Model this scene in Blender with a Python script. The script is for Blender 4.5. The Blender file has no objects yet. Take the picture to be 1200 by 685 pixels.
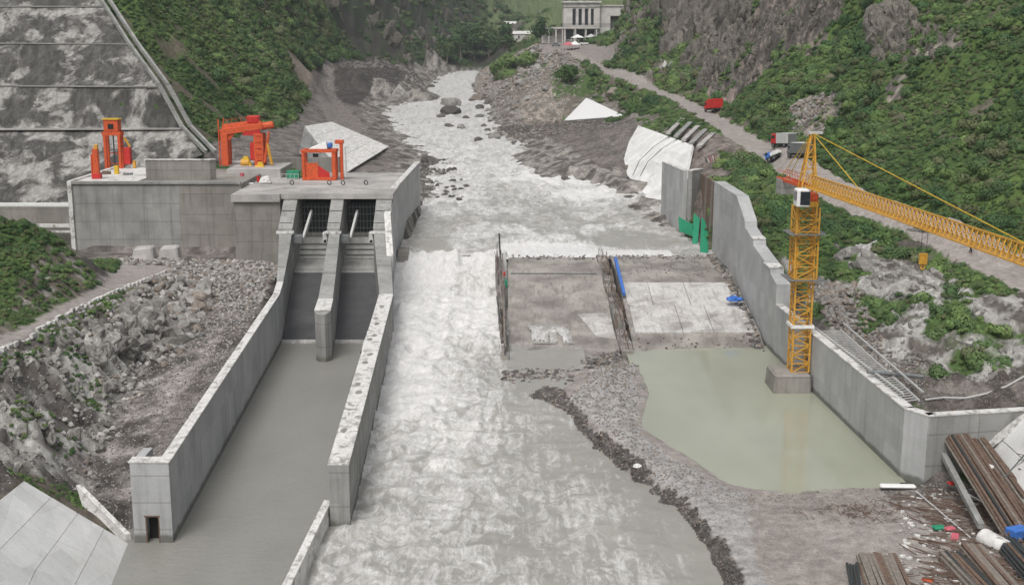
import bpy, bmesh, math, random
import numpy as np
from mathutils import Vector, Matrix
from mathutils import geometry as mgeo
SC = bpy.context.scene
COL = SC.collection
random.seed(7)

# ------------------------------------------------------------------ camera
CW, CH, CF, CAMZ = 1200, 685, 1410.0, 40.0
PITCH = math.atan(292.5 / CF)
cd = bpy.data.cameras.new('camera'); cam = bpy.data.objects.new('camera', cd); COL.objects.link(cam)
cam.location = (0, 0, CAMZ); cam.rotation_euler = (math.pi / 2 - PITCH, 0, 0)
cd.sensor_width = 36; cd.lens = 36 * CF / CW; cd.clip_start = 1; cd.clip_end = 6000
SC.camera = cam

# ------------------------------------------------------------------ light (overcast)
SUN_EL, SUN_ROT = math.radians(58), math.radians(200)
w = bpy.data.worlds.new('World'); SC.world = w; w.use_nodes = True
nt = w.node_tree; bg = nt.nodes['Background']
sky = nt.nodes.new('ShaderNodeTexSky'); sky.sky_type = 'NISHITA'; sky.sun_disc = False
sky.sun_elevation = SUN_EL; sky.sun_rotation = SUN_ROT; sky.dust_density = 6; sky.air_density = 1.0; sky.ozone_density = 1
hs = nt.nodes.new('ShaderNodeHueSaturation'); hs.inputs['Saturation'].default_value = 0.25
nt.links.new(sky.outputs[0], hs.inputs['Color']); nt.links.new(hs.outputs[0], bg.inputs[0])
bg.inputs[1].default_value = 0.15
sl = bpy.data.lights.new('sun', 'SUN'); sl.energy = 1.35; sl.angle = math.radians(18); sl.color = (1, .97, .93)
so = bpy.data.objects.new('sun', sl); COL.objects.link(so)
so.rotation_euler = (math.pi / 2 - SUN_EL, 0, math.pi - SUN_ROT)
SC.view_settings.view_transform = 'Standard'; SC.view_settings.look = 'None'
SC.view_settings.exposure = -0.08; SC.view_settings.gamma = 1
SC.cycles.max_bounces = 6; SC.cycles.diffuse_bounces = 3; SC.cycles.volume_bounces = 0
SC.cycles.use_adaptive_sampling = True

# ------------------------------------------------------------------ helpers
def ray(px, py):
    u = (px - CW / 2) / CF; v = (CH / 2 - py) / CF
    return u, math.cos(PITCH) + v * math.sin(PITCH), -math.sin(PITCH) + v * math.cos(PITCH)
def at(px, py, z):                      # the point of height z seen at that place of the photograph
    dx, dy, dz = ray(px, py); t = (z - CAMZ) / dz
    return (dx * t, dy * t, z)
def atd(px, py, D):                     # the point at distance D
    dx, dy, dz = ray(px, py); t = D / dy
    return (dx * t, D, CAMZ + dz * t)
def tag(o, label=None, cat=None, group=None, kind=None):
    if label: o['label'] = label
    if cat: o['category'] = cat
    if group: o['group'] = group
    if kind: o['kind'] = kind
    return o
def thing(name, loc, label, cat, group=None, rz=0):
    o = bpy.data.objects.new(name, None); COL.objects.link(o); o.empty_display_size = .5
    o.location = loc; o.rotation_euler = (0, 0, rz)
    return tag(o, label, cat, group)
def copy_tree(o, parent=None):
    c = o.copy(); COL.objects.link(c)
    if parent is not None: c.parent = parent
    for ch in list(o.children): copy_tree(ch, c)
    return c
class MB:
    """collects shapes and links them as one mesh object"""
    def __init__(s): s.v = []; s.f = []
    def add(s, vs, fs):
        n = len(s.v); s.v += [tuple(p) for p in vs]; s.f += [tuple(i + n for i in f) for f in fs]; return s
    def hexa(s, p):                     # 8 points: bottom loop, top loop
        return s.add(p, [(3, 2, 1, 0), (4, 5, 6, 7), (0, 1, 5, 4), (1, 2, 6, 5), (2, 3, 7, 6), (3, 0, 4, 7)])
    def box(s, c, d, rz=0, m=None):
        x, y, z = d[0] / 2, d[1] / 2, d[2] / 2
        ps = [Vector(q) for q in ((-x, -y, -z), (x, -y, -z), (x, y, -z), (-x, y, -z), (-x, -y, z), (x, -y, z), (x, y, z), (-x, y, z))]
        R = m if m is not None else Matrix.Rotation(rz, 3, 'Z')
        return s.hexa([R @ q + Vector(c) for q in ps])
    def bar(s, a, b, r, n=4, r2=None):
        a = Vector(a); b = Vector(b); d = (b - a)
        if d.length < 1e-6: return s
        d.normalize(); up = Vector((0, 0, 1)) if abs(d.z) < .95 else Vector((0, 1, 0))
        u = d.cross(up).normalized(); w_ = d.cross(u); r2 = r if r2 is None else r2
        vs = [a + (u * math.cos(t) + w_ * math.sin(t)) * r for t in [2 * math.pi * (k + .5) / n for k in range(n)]]
        vs += [b + (u * math.cos(t) + w_ * math.sin(t)) * r2 for t in [2 * math.pi * (k + .5) / n for k in range(n)]]
        fs = [(k, (k + 1) % n, n + (k + 1) % n, n + k) for k in range(n)] + [tuple(range(n - 1, -1, -1)), tuple(range(n, 2 * n))]
        return s.add(vs, fs)
    def beam(s, a, b, wd, ht):           # rectangular section, ht vertical
        a = Vector(a); b = Vector(b); d = (b - a).normalized()
        up = Vector((0, 0, 1)) if abs(d.z) < .95 else Vector((0, 1, 0))
        u = d.cross(up).normalized() * wd / 2; v = u.cross(d).normalized() * ht / 2
        return s.hexa([a - u - v, a + u - v, b + u - v, b - u - v, a - u + v, a + u + v, b + u + v, b - u + v])
    def prism(s, poly, z0, z1):          # poly: xy list, z0/z1 number or list
        n = len(poly); z0 = z0 if isinstance(z0, (list, tuple)) else [z0] * n; z1 = z1 if isinstance(z1, (list, tuple)) else [z1] * n
        vs = [(p[0], p[1], z0[i]) for i, p in enumerate(poly)] + [(p[0], p[1], z1[i]) for i, p in enumerate(poly)]
        fs = [tuple(range(n - 1, -1, -1)), tuple(range(n, 2 * n))] + [(k, (k + 1) % n, n + (k + 1) % n, n + k) for k in range(n)]
        return s.add(vs, fs)
    def profile(s, yz, x0, x1):          # side outline (y,z) swept from x0 to x1
        n = len(yz)
        vs = [(x0, a, b) for a, b in yz] + [(x1, a, b) for a, b in yz]
        fs = [tuple(range(n)), tuple(range(2 * n - 1, n - 1, -1))] + [((k + 1) % n, k, n + k, n + (k + 1) % n) for k in range(n)]
        return s.add(vs, fs)
    def tube(s, pts, r, n=6):
        for a, b in zip(pts[:-1], pts[1:]): s.bar(a, b, r, n)
        return s
    def ring(s, c, axis, r0, r1, h, n=16):  # hollow wheel
        ax = Vector(axis).normalized(); up = Vector((0, 0, 1)) if abs(ax.z) < .9 else Vector((0, 1, 0))
        u = ax.cross(up).normalized(); v = ax.cross(u); c = Vector(c); vs = []
        for k in range(n):
            t = 2 * math.pi * k / n; d = u * math.cos(t) + v * math.sin(t)
            vs += [c + d * r1 - ax * h / 2, c + d * r1 + ax * h / 2, c + d * r0 + ax * h / 2, c + d * r0 - ax * h / 2]
        fs = []
        for k in range(n):
            a = 4 * k; b = 4 * ((k + 1) % n)
            for q in range(4): fs.append((a + q, a + (q + 1) % 4, b + (q + 1) % 4, b + q))
        return s.add(vs, fs)
    def build(s, name, m, parent=None, smooth=False, bevel=0):
        o = Vector((0, 0, 0)) if parent is None else s_loc(parent)
        me = bpy.data.meshes.new(name)
        if parent is not None:
            R = s_rot(parent).inverted()
            vs = [tuple(R @ (Vector(p) - o)) for p in s.v]
        else: vs = s.v
        me.from_pydata(vs, [], s.f); me.update()
        bm = bmesh.new(); bm.from_mesh(me); bmesh.ops.recalc_face_normals(bm, faces=bm.faces)
        if bevel: bmesh.ops.bevel(bm, geom=bm.edges[:], offset=bevel, segments=1, affect='EDGES', profile=.5)
        bm.to_mesh(me); bm.free()
        if smooth: me.shade_smooth()
        ob = bpy.data.objects.new(name, me); COL.objects.link(ob)
        if m: me.materials.append(m)
        if parent is not None: ob.parent = parent
        return ob
def s_loc(p):
    l = Vector(p.location)
    if p.parent is not None: l = s_rot(p.parent) @ l + s_loc(p.parent)
    return l
def s_rot(p):
    r = Matrix.Rotation(p.rotation_euler[2], 3, 'Z')
    if p.parent is not None: r = s_rot(p.parent) @ r
    return r
def rooted(mesh_builder, name, m, loc, label, cat, group=None, **k):   # a thing that is one mesh, origin at its base
    e = thing('tmp', loc, None, None); o = mesh_builder.build(name, m, e, **k); o.parent = None; o.location = loc
    bpy.data.objects.remove(e); return tag(o, label, cat, group)

# ---- numpy noise
def _hash(ix, iy, s):
    h = (ix.astype(np.int64) * 374761393 + iy.astype(np.int64) * 668265263 + s * 1442695041) & 0xffffffff
    h = ((h ^ (h >> 13)) * 1274126177) & 0xffffffff; h = h ^ (h >> 16)
    return (h & 0xffffff) / float(0xffffff)
def vnoise(x, y, s=0):
    ix = np.floor(x); iy = np.floor(y); fx = x - ix; fy = y - iy
    fx = fx * fx * fx * (fx * (fx * 6 - 15) + 10); fy = fy * fy * fy * (fy * (fy * 6 - 15) + 10)
    a = _hash(ix, iy, s); b = _hash(ix + 1, iy, s); c = _hash(ix, iy + 1, s); d = _hash(ix + 1, iy + 1, s)
    return (a + (b - a) * fx) * (1 - fy) + (c + (d - c) * fx) * fy
def fbm(x, y, o=5, s=0, ridge=False, gain=.5):
    r = 0; a = 1; t = 0
    for k in range(o):
        n = vnoise(x * 2 ** k + 17.3 * k, y * 2 ** k - 9.1 * k, s + k)
        if ridge: n = 1 - np.abs(2 * n - 1)
        r = r + n * a; t += a; a *= gain
    return r / t
def sstep(a, b, x):
    t = np.clip((x - a) / (b - a), 0, 1); return t * t * (3 - 2 * t)

# ------------------------------------------------------------------ materials
class NT:
    def __init__(s, name):
        s.m = bpy.data.materials.new(name); s.m.use_nodes = True; s.t = s.m.node_tree
        s.b = s.t.nodes['Principled BSDF']; s.geo = None
    def n(s, kind, **k):
        nd = s.t.nodes.new(kind)
        for a, b in k.items():
            if a.startswith('_'): setattr(nd, a[1:], b)
        return nd
    def l(s, a, b): s.t.links.new(a, b)
    def pos(s, scale=(1, 1, 1), rot=(0, 0, 0)):
        if s.geo is None: s.geo = s.n('ShaderNodeNewGeometry')
        mp = s.n('ShaderNodeMapping'); mp.inputs['Scale'].default_value = scale; mp.inputs['Rotation'].default_value = rot
        s.l(s.geo.outputs['Position'], mp.inputs['Vector']); return mp.outputs[0]
    def noise(s, vec, scale, detail=5, rough=.55, dist=0):
        nd = s.n('ShaderNodeTexNoise'); nd.inputs['Scale'].default_value = scale; nd.inputs['Detail'].default_value = detail
        nd.inputs['Roughness'].default_value = rough; nd.inputs['Distortion'].default_value = dist
        s.l(vec, nd.inputs['Vector']); return nd.outputs[0]
    def ramp(s, fac, stops):
        r = s.n('ShaderNodeValToRGB'); e = r.color_ramp.elements
        while len(e) < len(stops): e.new(.5)
        for q, (p, c) in zip(e, stops):
            q.position = p; q.color = (c, c, c, 1) if isinstance(c, (int, float)) else (*c, 1)
        s.l(fac, r.inputs[0]); return r.outputs[0]
    def mix(s, fac, a, b, mode='MIX'):
        m = s.n('ShaderNodeMix'); m.data_type = 'RGBA'; m.blend_type = mode; m.clamp_factor = True
        for src, i in ((fac, 0), (a, 6), (b, 7)):
            if isinstance(src, (int, float)): m.inputs[i].default_value = src if i == 0 else (src, src, src, 1)
            elif isinstance(src, tuple): m.inputs[i].default_value = (*src, 1)
            else: s.l(src, m.inputs[i])
        return m.outputs[2]
    def math(s, op, a, b=0, c=None):
        m = s.n('ShaderNodeMath'); m.operation = op
        for i, q in enumerate((a, b, c)):
            if q is None: continue
            if isinstance(q, (int, float)): m.inputs[i].default_value = q
            else: s.l(q, m.inputs[i])
        return m.outputs[0]
    def bump(s, h, strength=.5, dist=.1):
        b = s.n('ShaderNodeBump'); b.inputs['Strength'].default_value = strength; b.inputs['Distance'].default_value = dist
        s.l(h, b.inputs['Height']); s.l(b.outputs[0], s.b.inputs['Normal'])
    def out(s, col=None, rough=None, spec=.3, metal=0):
        if col is not None:
            if isinstance(col, tuple): s.b.inputs['Base Color'].default_value = (*col, 1)
            else: s.l(col, s.b.inputs['Base Color'])
        if rough is not None:
            if isinstance(rough, (int, float)): s.b.inputs['Roughness'].default_value = rough
            else: s.l(rough, s.b.inputs['Roughness'])
        s.b.inputs['Specular IOR Level'].default_value = spec; s.b.inputs['Metallic'].default_value = metal
        return s.m
def mat_concrete(name, base, dark, streak=.5, blotch=.35, lift=1.5, scale=1.0, grime=(.09, .085, .075), tide=0):
    t = NT(name); p = t.pos()
    c = t.mix(t.ramp(t.noise(p, .22 * scale, 6, .6), [(.35, 0), (.65, 1)]), dark, base)
    st = t.noise(t.pos((1.6, 1.6, .09)), 1.0 * scale, 6, .65)          # runs of water down the face
    c = t.mix(t.math('MULTIPLY', t.ramp(st, [(.5, 0), (.72, 1)]), streak), c, grime)
    bl = t.noise(p, .8 * scale, 8, .7, .4)
    c = t.mix(t.math('MULTIPLY', t.ramp(bl, [(.55, 0), (.7, 1)]), blotch), c, dark)
    wv = t.n('ShaderNodeSeparateXYZ'); t.l(t.pos(), wv.inputs[0])
    fr = t.math('FRACT', t.math('DIVIDE', t.math('ADD', wv.outputs[2], 100), lift))   # lift lines of the pour
    ln = t.math('GREATER_THAN', fr, .955)
    c = t.mix(t.math('MULTIPLY', ln, .35), c, grime)
    if tide:                                                           # slime line above the water
        tz = t.math('ADD', wv.outputs[2], t.math('MULTIPLY', t.noise(p, .6, 5, .7), -.9)); c = t.mix(t.math('MULTIPLY', t.ramp(t.math('MULTIPLY', tz, 1), [(0, 1), (.35, 0)]), tide), c, (.1, .1, .08))
    fl = t.n('ShaderNodeVectorMath'); fl.operation = 'FLOOR'; t.l(t.pos((.42, .42, .45)), fl.inputs[0]); wn = t.n('ShaderNodeTexWhiteNoise'); t.l(fl.outputs[0], wn.inputs[0])
    c = t.mix(1.0, c, t.ramp(wn.outputs[0], [(0, .9), (1, 1.07)]), 'MULTIPLY')                        # tone of each formwork panel
    fine = t.noise(p, 9, 4, .7)
    c = t.mix(.5, c, t.ramp(fine, [(.3, .72), (.7, 1.15)]), 'MULTIPLY')
    t.bump(t.math('ADD', fine, t.math('MULTIPLY', ln, -1)), .35, .04)
    return t.out(c, .85, .25)
def mat_plain(name, col, rough=.6, var=.2, metal=0, scale=3, rust=None):
    t = NT(name); p = t.pos(); n = t.noise(p, scale, 6, .65)
    c = t.mix(t.ramp(n, [(.3, 0), (.7, 1)]), tuple(q * (1 - var) for q in col), tuple(min(1, q * (1 + var)) for q in col))
    if rust: c = t.mix(t.ramp(t.noise(p, scale * .8, 8, .75), [(.54, 0), (.66, .75)]), c, rust)
    t.bump(t.noise(p, scale * 6, 3), .15, .02)
    return t.out(c, rough, .35, metal)
M = {}
M['conc'] = mat_concrete('weathered_concrete', (.36, .36, .345), (.25, .25, .24), .5, .45, 3.0, tide=.6)
M['conc_dark'] = mat_concrete('stained_concrete', (.33, .312, .288), (.23, .215, .195), .5, .4, 3.4)
M['conc_wet'] = mat_concrete('wet_concrete', (.1, .1, .105), (.07, .072, .076), .4, .3, 50)
M['conc_new'] = mat_concrete('pale_concrete', (.46, .465, .465), (.38, .385, .385), .3, .4, 50, tide=.75)
M['conc_lift'] = mat_concrete('cast_concrete', (.46, .465, .465), (.36, .365, .365), .35, .3, 2.3, tide=.8)
M['conc_cap'] = mat_concrete('wall_top_concrete', (.66, .65, .63), (.45, .44, .41), .1, .5, 50)
M['conc_deck'] = mat_concrete('dusty_deck_concrete', (.5, .48, .46), (.3, .29, .28), .0, .6, 50)
M['lining'] = mat_concrete('white_slope_lining', (.8, .8, .79), (.68, .68, .66), .12, .25, 50)

def mat_dirty(name, clean, mud, lo, hi, sc=.28):
    t = NT(name); p = t.pos(); a = t.noise(p, sc, 9, .66, .5); b = t.noise(t.pos((2.2, .35, 1)), .8, 6, .65)
    c = t.mix(t.ramp(a, [(lo, 0), (hi, 1)]), clean, mud); c = t.mix(t.ramp(b, [(.52, 0), (.7, .6)]), c, tuple(q * .62 for q in mud))
    c = t.mix(.7, c, t.ramp(t.noise(p, 2.2, 9, .75), [(.3, .68), (.7, 1.25)]), 'MULTIPLY')
    t.bump(t.math('ADD', a, t.noise(p, 5, 5, .7)), .5, .08); return t.out(c, t.ramp(a, [(lo, .75), (hi, .35)]), .35)
M['slab'] = mat_dirty('apron_slab_concrete', (.55, .54, .52), (.3, .275, .25), .46, .66, .22)
M['mud'] = mat_dirty('muddy_concrete', (.36, .335, .305), (.19, .17, .155), .4, .62, .2)
M['conc_cap'] = mat_dirty('wall_top_concrete', (.68, .67, .65), (.34, .325, .3), .53, .6, 1.0)
M['orange'] = mat_plain('orange_paint', (.6, .095, .028), .6, .3, rust=(.2, .05, .03))
M['red'] = mat_plain('red_paint', (.5, .03, .025), .5, .2)
M['yellow'] = mat_plain('yellow_crane_paint', (.62, .33, .045), .5, .18, rust=(.3, .14, .04))
M['yellow2'] = mat_plain('yellow_paint', (.65, .42, .03), .5, .15)
M['steel'] = mat_plain('grey_steel', (.2, .21, .21), .5, .25, .3)
M['darksteel'] = mat_plain('dark_steel', (.05, .055, .055), .5, .3, .2)
M['rust'] = mat_plain('rusty_steel', (.145, .098, .074), .85, .4)
M['wood'] = mat_plain('grey_timber', (.2, .175, .15), .85, .35)
M['white'] = mat_plain('white_paint', (.75, .75, .74), .5, .1)
M['rail'] = mat_plain('galvanised_rail', (.5, .5, .49), .5, .15)
M['blue'] = mat_plain('blue_tarpaulin', (.05, .16, .5), .5, .25)
M['green'] = mat_plain('green_mesh_sheet', (.02, .24, .13), .6, .25)
M['glass'] = mat_plain('dark_glass', (.03, .035, .04), .15, .3)
M['rubber'] = mat_plain('black_rubber', (.03, .03, .03), .8, .2)
M['void'] = mat_plain('dark_interior', (.02, .02, .02), .9, .2)  # near-black: painted shade in openings, also hair, trousers, a hook block
M['pink'] = mat_plain('faded_pink_cloth', (.5, .12, .15), .8, .2)
M['skin'] = mat_plain('skin', (.35, .2, .14), .6, .1)
M['jeans'] = mat_plain('dark_blue_cloth', (.04, .05, .09), .8, .2)
M['facade'] = mat_concrete('pale_facade_render', (.66, .63, .6), (.56, .54, .52), .2, .2, 50)
def mat_rock(name, a, b, c_):
    t = NT(name); p = t.pos(); n = t.noise(p, .9, 8, .7, .5)
    c = t.mix(t.ramp(n, [(.35, 0), (.65, 1)]), a, b)
    c = t.mix(t.ramp(t.noise(p, 2.6, 6, .7), [(.55, 0), (.68, 1)]), c, c_)
    oi = t.n('ShaderNodeObjectInfo')
    c = t.mix(.7, c, t.ramp(oi.outputs['Random'], [(0, .55), (1, 1.25)]), 'MULTIPLY')
    t.bump(t.noise(p, 3, 6, .7), .8, .15)
    return t.out(c, .85, .25)
M['rock'] = mat_rock('grey_river_rock', (.2, .19, .18), (.32, .31, .29), (.42, .41, .39))
M['rock_brown'] = mat_rock('brown_rock', (.17, .14, .12), (.3, .26, .22), (.42, .38, .34))
M['rock_dark'] = mat_rock('dark_wet_rock', (.07, .065, .06), (.14, .13, .125), (.22, .21, .2))
# ------------------------------------------------------------------ terrain
def zriver(y):                                   # level of the river upstream of the weir
    y = np.asarray(y, float)
    return 5.6 + .027 * np.maximum(y - 200, 0)
def onriver(px, py, off=0):
    dx, dy, dz = ray(px, py); lo, hi = 150., 1200.
    f = lambda D: CAMZ + dz / dy * D - float(zriver(D))
    for _ in range(50):
        m = (lo + hi) / 2
        if f(m) > 0: lo = m
        else: hi = m
    return (dx / dy * lo, lo, float(zriver(lo)) + off)
CT = []                                          # control points x, y, z, noise amplitude
def line(pts, amp, step=.02, dz=0):
    ps = [np.array(p, float) for p in pts]
    for i, p in enumerate(ps):
        CT.append((p[0], p[1], p[2] + dz, amp))
        if i + 1 < len(ps):
            q = ps[i + 1]; L = np.linalg.norm(q - p); n = int(L / max(2.5, step * max(p[1], 60)))
            for k in range(1, n + 1):
                r = p + (q - p) * k / (n + 1); CT.append((r[0], r[1], r[2] + dz, amp))
Z = lambda *l: [at(*q) for q in l]
Dd = lambda *l: [atd(*q) for q in l]
# river banks upstream (waterline), bed inside them
LB = [onriver(*q) for q in ((530, 83), (512, 90), (500, 106), (470, 116), (450, 129), (463, 150), (482, 168), (500, 185), (505, 205), (497, 235))]
RB = [onriver(*q) for q in ((580, 83), (560, 91), (556, 104), (574, 124), (583, 148), (612, 172), (655, 197), (700, 214), (738, 230), (765, 250), (792, 270))]
line(LB, .5, dz=.1); line(RB, .5, dz=.1)
mid = [((a[0] + b[0]) / 2, (a[1] + b[1]) / 2) for a, b in zip(LB, RB)]
line([onriver(*q, -2.5) for q in ((550, 84), (535, 95), (530, 110), (515, 130), (530, 155), (560, 180), (600, 210), (620, 240), (640, 280))], .2)
line([(-17, 210, 3), (-17, 235, 3.5)], .2); line([(28, 205, 3), (27, 215, 3.2)], .2)
line([(-19.5, 197, 3), (33, 197, 3)], .1)
# bed of the lower river, the channel, and the pool
line([(-15, 30, -2), (-15, 196, -2)], 0); line([(-2, 30, -2), (-2, 196, -2)], 0); line([(-25, 30, -2), (-28, 160, -2)], 0)
line([(-33, 162, -1.5), (-15, 162, -1.5)], 0); line([(-33, 190, -1.5), (0, 190, -1.5)], 0)
line([(0, 190, -1), (35.5, 190, -1)], 0); line([(3, 158, -1.5), (33, 158, -1.5)], 0)
line(Z((830, 470, -1.5), (900, 560, -1.5), (1000, 555, -1.5)), 0); line(Z((830, 430, -1.5), (900, 430, -1.5)), 0)
# spit between river and pool: river edge, rock rim, flat, pool edge
RE = Z((628, 466, -.3), (643, 472, -.3), (662, 482, -.3), (690, 515, -.3), (740, 560, -.3), (790, 595, -.3), (825, 640, -.3), (850, 690, -.3), (880, 800, -.3), (900, 1100, -.3))
line(RE, .15); line([(x - 3, y - 2, -1.6) for x, y, z in RE], .1)
line(Z((606, 440, -.6), (640, 440, -.6), (668, 447, -.5)), .1)
line(Z((643, 464, -.1), (660, 466, .4), (680, 476, .8), (705, 512, .9), (752, 553, .9), (800, 585, .9), (838, 630, .9), (868, 690, .9), (900, 800, .9)), .25)
line(Z((690, 432, 1.0), (720, 470, 1.1), (735, 520, 1.1), (790, 560, 1.0), (850, 610, .9), (890, 685, 1), (930, 800, 1)), .15)
PE = Z((744, 426, .1), (757, 450, .1), (758, 470, .1), (750, 500, .1), (775, 520, .1), (800, 532, .1), (866, 579, .1), (900, 578, .1), (960, 573, .1), (1045, 570, .1))
line(PE, .12)
line(Z((780, 440, -.7), (778, 470, -.7), (775, 500, -.7), (815, 520, -.7), (880, 562, -.7), (960, 560, -.7), (1030, 556, -.7)), 0)
line(Z((900, 600, .7), (980, 595, .9), (1060, 590, .6), (1100, 590, .6)), .15)
line(Z((900, 660, .8), (1000, 650, .8), (1100, 650, .8), (1190, 650, 1.2)), .15); line(Z((950, 800, 1), (1100, 800, 1), (1300, 800, 1.5)), .15)
line([(30, 45, 1), (60, 40, 6), (45, 70, 3)], .2)
# foot of the near lining on the right, yard behind it
line(Z((1128, 548, .6), (1165, 580, .7), (1205, 610, .8)), .1); line(Z((1160, 545, 1.0), (1205, 590, 1.2)), 0)
line([(46, 104, 5.5), (43, 96, 3.5), (50, 85, 5)], 0); line([(60, 100, 7), (70, 80, 10)], .5)
# behind the right wall
line([(37.8, 109, 5.2), (36, 125, 5.2), (36.2, 140, 5.4), (37, 152, 6)], .2); line([(38, 108.5, 5.2), (50, 109, 5.2)], .1)
line([(39, 155, 10.5), (39.5, 165, 13), (39.5, 180, 15.2), (38, 195, 16)], .2)
line(Z((1110, 478, 5.3), (1160, 475, 5.6), (1210, 470, 6)), .3)
line(Z((1000, 400, 5.6), (1040, 430, 5.4), (1090, 455, 5.6)), .3)
line(Z((960, 310, 10.5), (1000, 360, 8), (1060, 400, 7), (1120, 430, 7), (1210, 440, 7)), .7)
line(Z((990, 290, 12.2), (1040, 325, 10.8), (1100, 360, 9.8), (1210, 400, 9)), .7)
# road: both edges
RC_ = [Vector(q) for q in Z((1290, 372, 11), (1200, 325, 11.9), (1100, 280, 13.3), (1000, 240.5, 15), (940, 205, 16.8), (902, 181, 18), (855, 152, 20), (806, 122, 22.5), (765, 105, 25), (710, 83, 29.2), (688, 71, 32.3), (666, 59.5, 36.2))]
ROL, ROR = [], []
for i_, c_ in enumerate(RC_):
    d_ = (RC_[min(i_ + 1, len(RC_) - 1)] - RC_[max(i_ - 1, 0)]); d_.z = 0; d_.normalize(); n_ = Vector((-d_.y, d_.x, 0)) * float(np.interp(c_.y, [150, 300], [4.0, 2.9]))
    ROL.append(tuple(c_ + n_)); ROR.append(tuple(c_ - n_))
line(ROL, .05); line(ROR, .05)
line([(64, 110, 11), (61, 80, 9), (75, 50, 9)], .3)
# hillside above the road
line(Dd((1300, 310, 150), (1200, 285, 152), (1100, 250, 166), (1000, 215, 190), (920, 165, 236)), .5)
line(Dd((1300, 150, 170), (1200, 150, 184), (1100, 130, 205), (1000, 110, 250), (900, 105, 290)), 1.2)
line(Dd((1350, 0, 190), (1200, 50, 212), (1100, 30, 250), (1000, 30, 292)), 1.5)
line(Dd((1350, -120, 220), (1200, -60, 240), (1000, -60, 340), (860, -80, 470), (760, -80, 600)), 2)
line(Dd((860, 118, 340), (830, 100, 372), (800, 90, 400), (775, 85, 410), (740, 78, 445), (722, 68, 490), (716, 60, 545), (716, 52, 590)), .8)
line(Dd((1000, 0, 310), (930, 10, 350), (860, 0, 425), (800, 0, 480), (755, 5, 540)), 2)
line(Dd((930, 60, 328), (860, 60, 385), (800, 45, 440), (760, 45, 480), (735, 40, 540)), 2)
line(Dd((736, 45, 600), (746, 10, 640), (752, -30, 690)), .6)
# level ground at the building
line([(14, 572, 36.2), (24, 575, 37), (33, 578, 37.2), (44, 585, 38.5)], 0); line([(12, 595, 37.6), (24, 600, 38.6), (45, 600, 38.8)], 0); line([(66, 610, 46), (74, 630, 52)], .5); line([(12, 636, 39.8), (28, 634, 40), (50, 634, 40)], 0); line([(28, 640, 40), (64, 640, 40), (64, 700, 41), (28, 700, 41)], 0)
line([(10, 660, 38), (8, 700, 38), (30, 760, 48), (90, 760, 62)], 1)
# slope between road and the gravel bank
line(Z((690, 112, 20), (720, 118, 20), (760, 128, 20.5), (800, 150, 19.5), (835, 168, 18.5)), .5)
line(Z((661, 142.5, 13.3), (690, 141, 15), (734, 138, 17)), .1)
line(Z((590, 152, 12.6), (630, 150, 13.2), (660, 152, 13), (722, 152, 14.5)), .25)
line(Z((625, 172, 12), (670, 190, 11.2), (715, 204, 10.2), (737, 218, 9)), .25)
line(Z((700, 175, 12), (728, 180, 11.8)), .25)
line(Z((640, 118, 19), (640, 100, 24), (655, 85, 28), (668, 72, 32)), .8)
line(Z((590, 125, 15.5), (610, 108, 19), (620, 90, 24)), .8)
line(Dd((575, 95, 560), (600, 80, 560), (625, 70, 570), (640, 61, 575)), 1)
line(Dd((585, 78, 760), (600, 62, 800), (620, 50, 800)), 1.5)
# behind the upstream lining, gravel heap, notch beside the weir

line([(35.5, 222, 16.6), (35.6, 212, 16), (35.5, 203, 16)], .2); line([(33.6, 212, 7), (34.2, 204, 7), (32, 200, 5)], .1)
line([(36, 232, 17.4), (42, 222, 17.8), (45, 235, 18.2)], .3)
# left bank: gravel ground, mound, track
line(Z((440, 190, 9.6), (455, 178, 11), (420, 160, 13), (395, 140, 15.3), (380, 105, 20.5), (384, 78, 29.5)), .3)
line(Z((350, 145, 17.8), (358, 112, 21.5), (370, 85, 29)), .4)
line(Dd((392, 73, 540), (430, 73, 545), (465, 79, 545)), .5); line(Dd((400, 70, 620), (440, 70, 640), (480, 80, 640)), .6)
line(Z((390, 118, 17.5), (420, 126, 15.5), (444, 126, 14)), .4); line(Dd((482, 95, 545), (494, 100, 560)), .5)
line(Z((360, 150, 17.2), (389, 144, 16.6), (456, 172, 11.5), (403, 206, 9.6)), .05)
line(Z((300, 190, 16), (345, 190, 15)), .1); line([(-60, 222, 16.2), (-40, 225, 16.0), (-30, 226, 14)], .1)
line([(-23, 215, 12), (-22.5, 240, 11.5)], .2); line([(-35, 200, 14), (-24, 203, 12)], .05)
line(Z((250, 168, 18.4), (300, 152, 18.7), (345, 142, 18.6)), .3)
line(Z((225, 146, 22.6), (245, 172, 18.6)), .2)
# green hillside and the dark mountain, left
line(Dd((160, 50, 286), (190, 100, 270)), .8); line(Dd((260, 60, 345), (300, 100, 345), (350, 112, 400)), 1.2)
line(Dd((160, 0, 300), (250, 0, 400), (340, 0, 560)), 2); line(Dd((330, 55, 480), (365, 70, 560)), 1)
line(Dd((385, 65, 640), (420, 60, 680), (480, 75, 720), (505, 84, 760)), 2)
line(Dd((400, 30, 680), (450, 30, 760), (500, 50, 840), (540, 70, 900)), 4)
line(Dd((400, 0, 700), (450, 0, 840), (520, 0, 980), (556, 15, 1050)), 6)
line(Dd((100, -120, 340), (250, -120, 480), (340, -120, 680), (450, -120, 1000), (560, -100, 1400), (700, -100, 1700)), 5)
line(Dd((560, 60, 1000), (575, 50, 1100), (610, 42, 1150), (640, 30, 1200), (700, 20, 1250)), 2)
line(Dd((565, 20, 1250), (600, 0, 1500), (680, 0, 1500)), 4)
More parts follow.
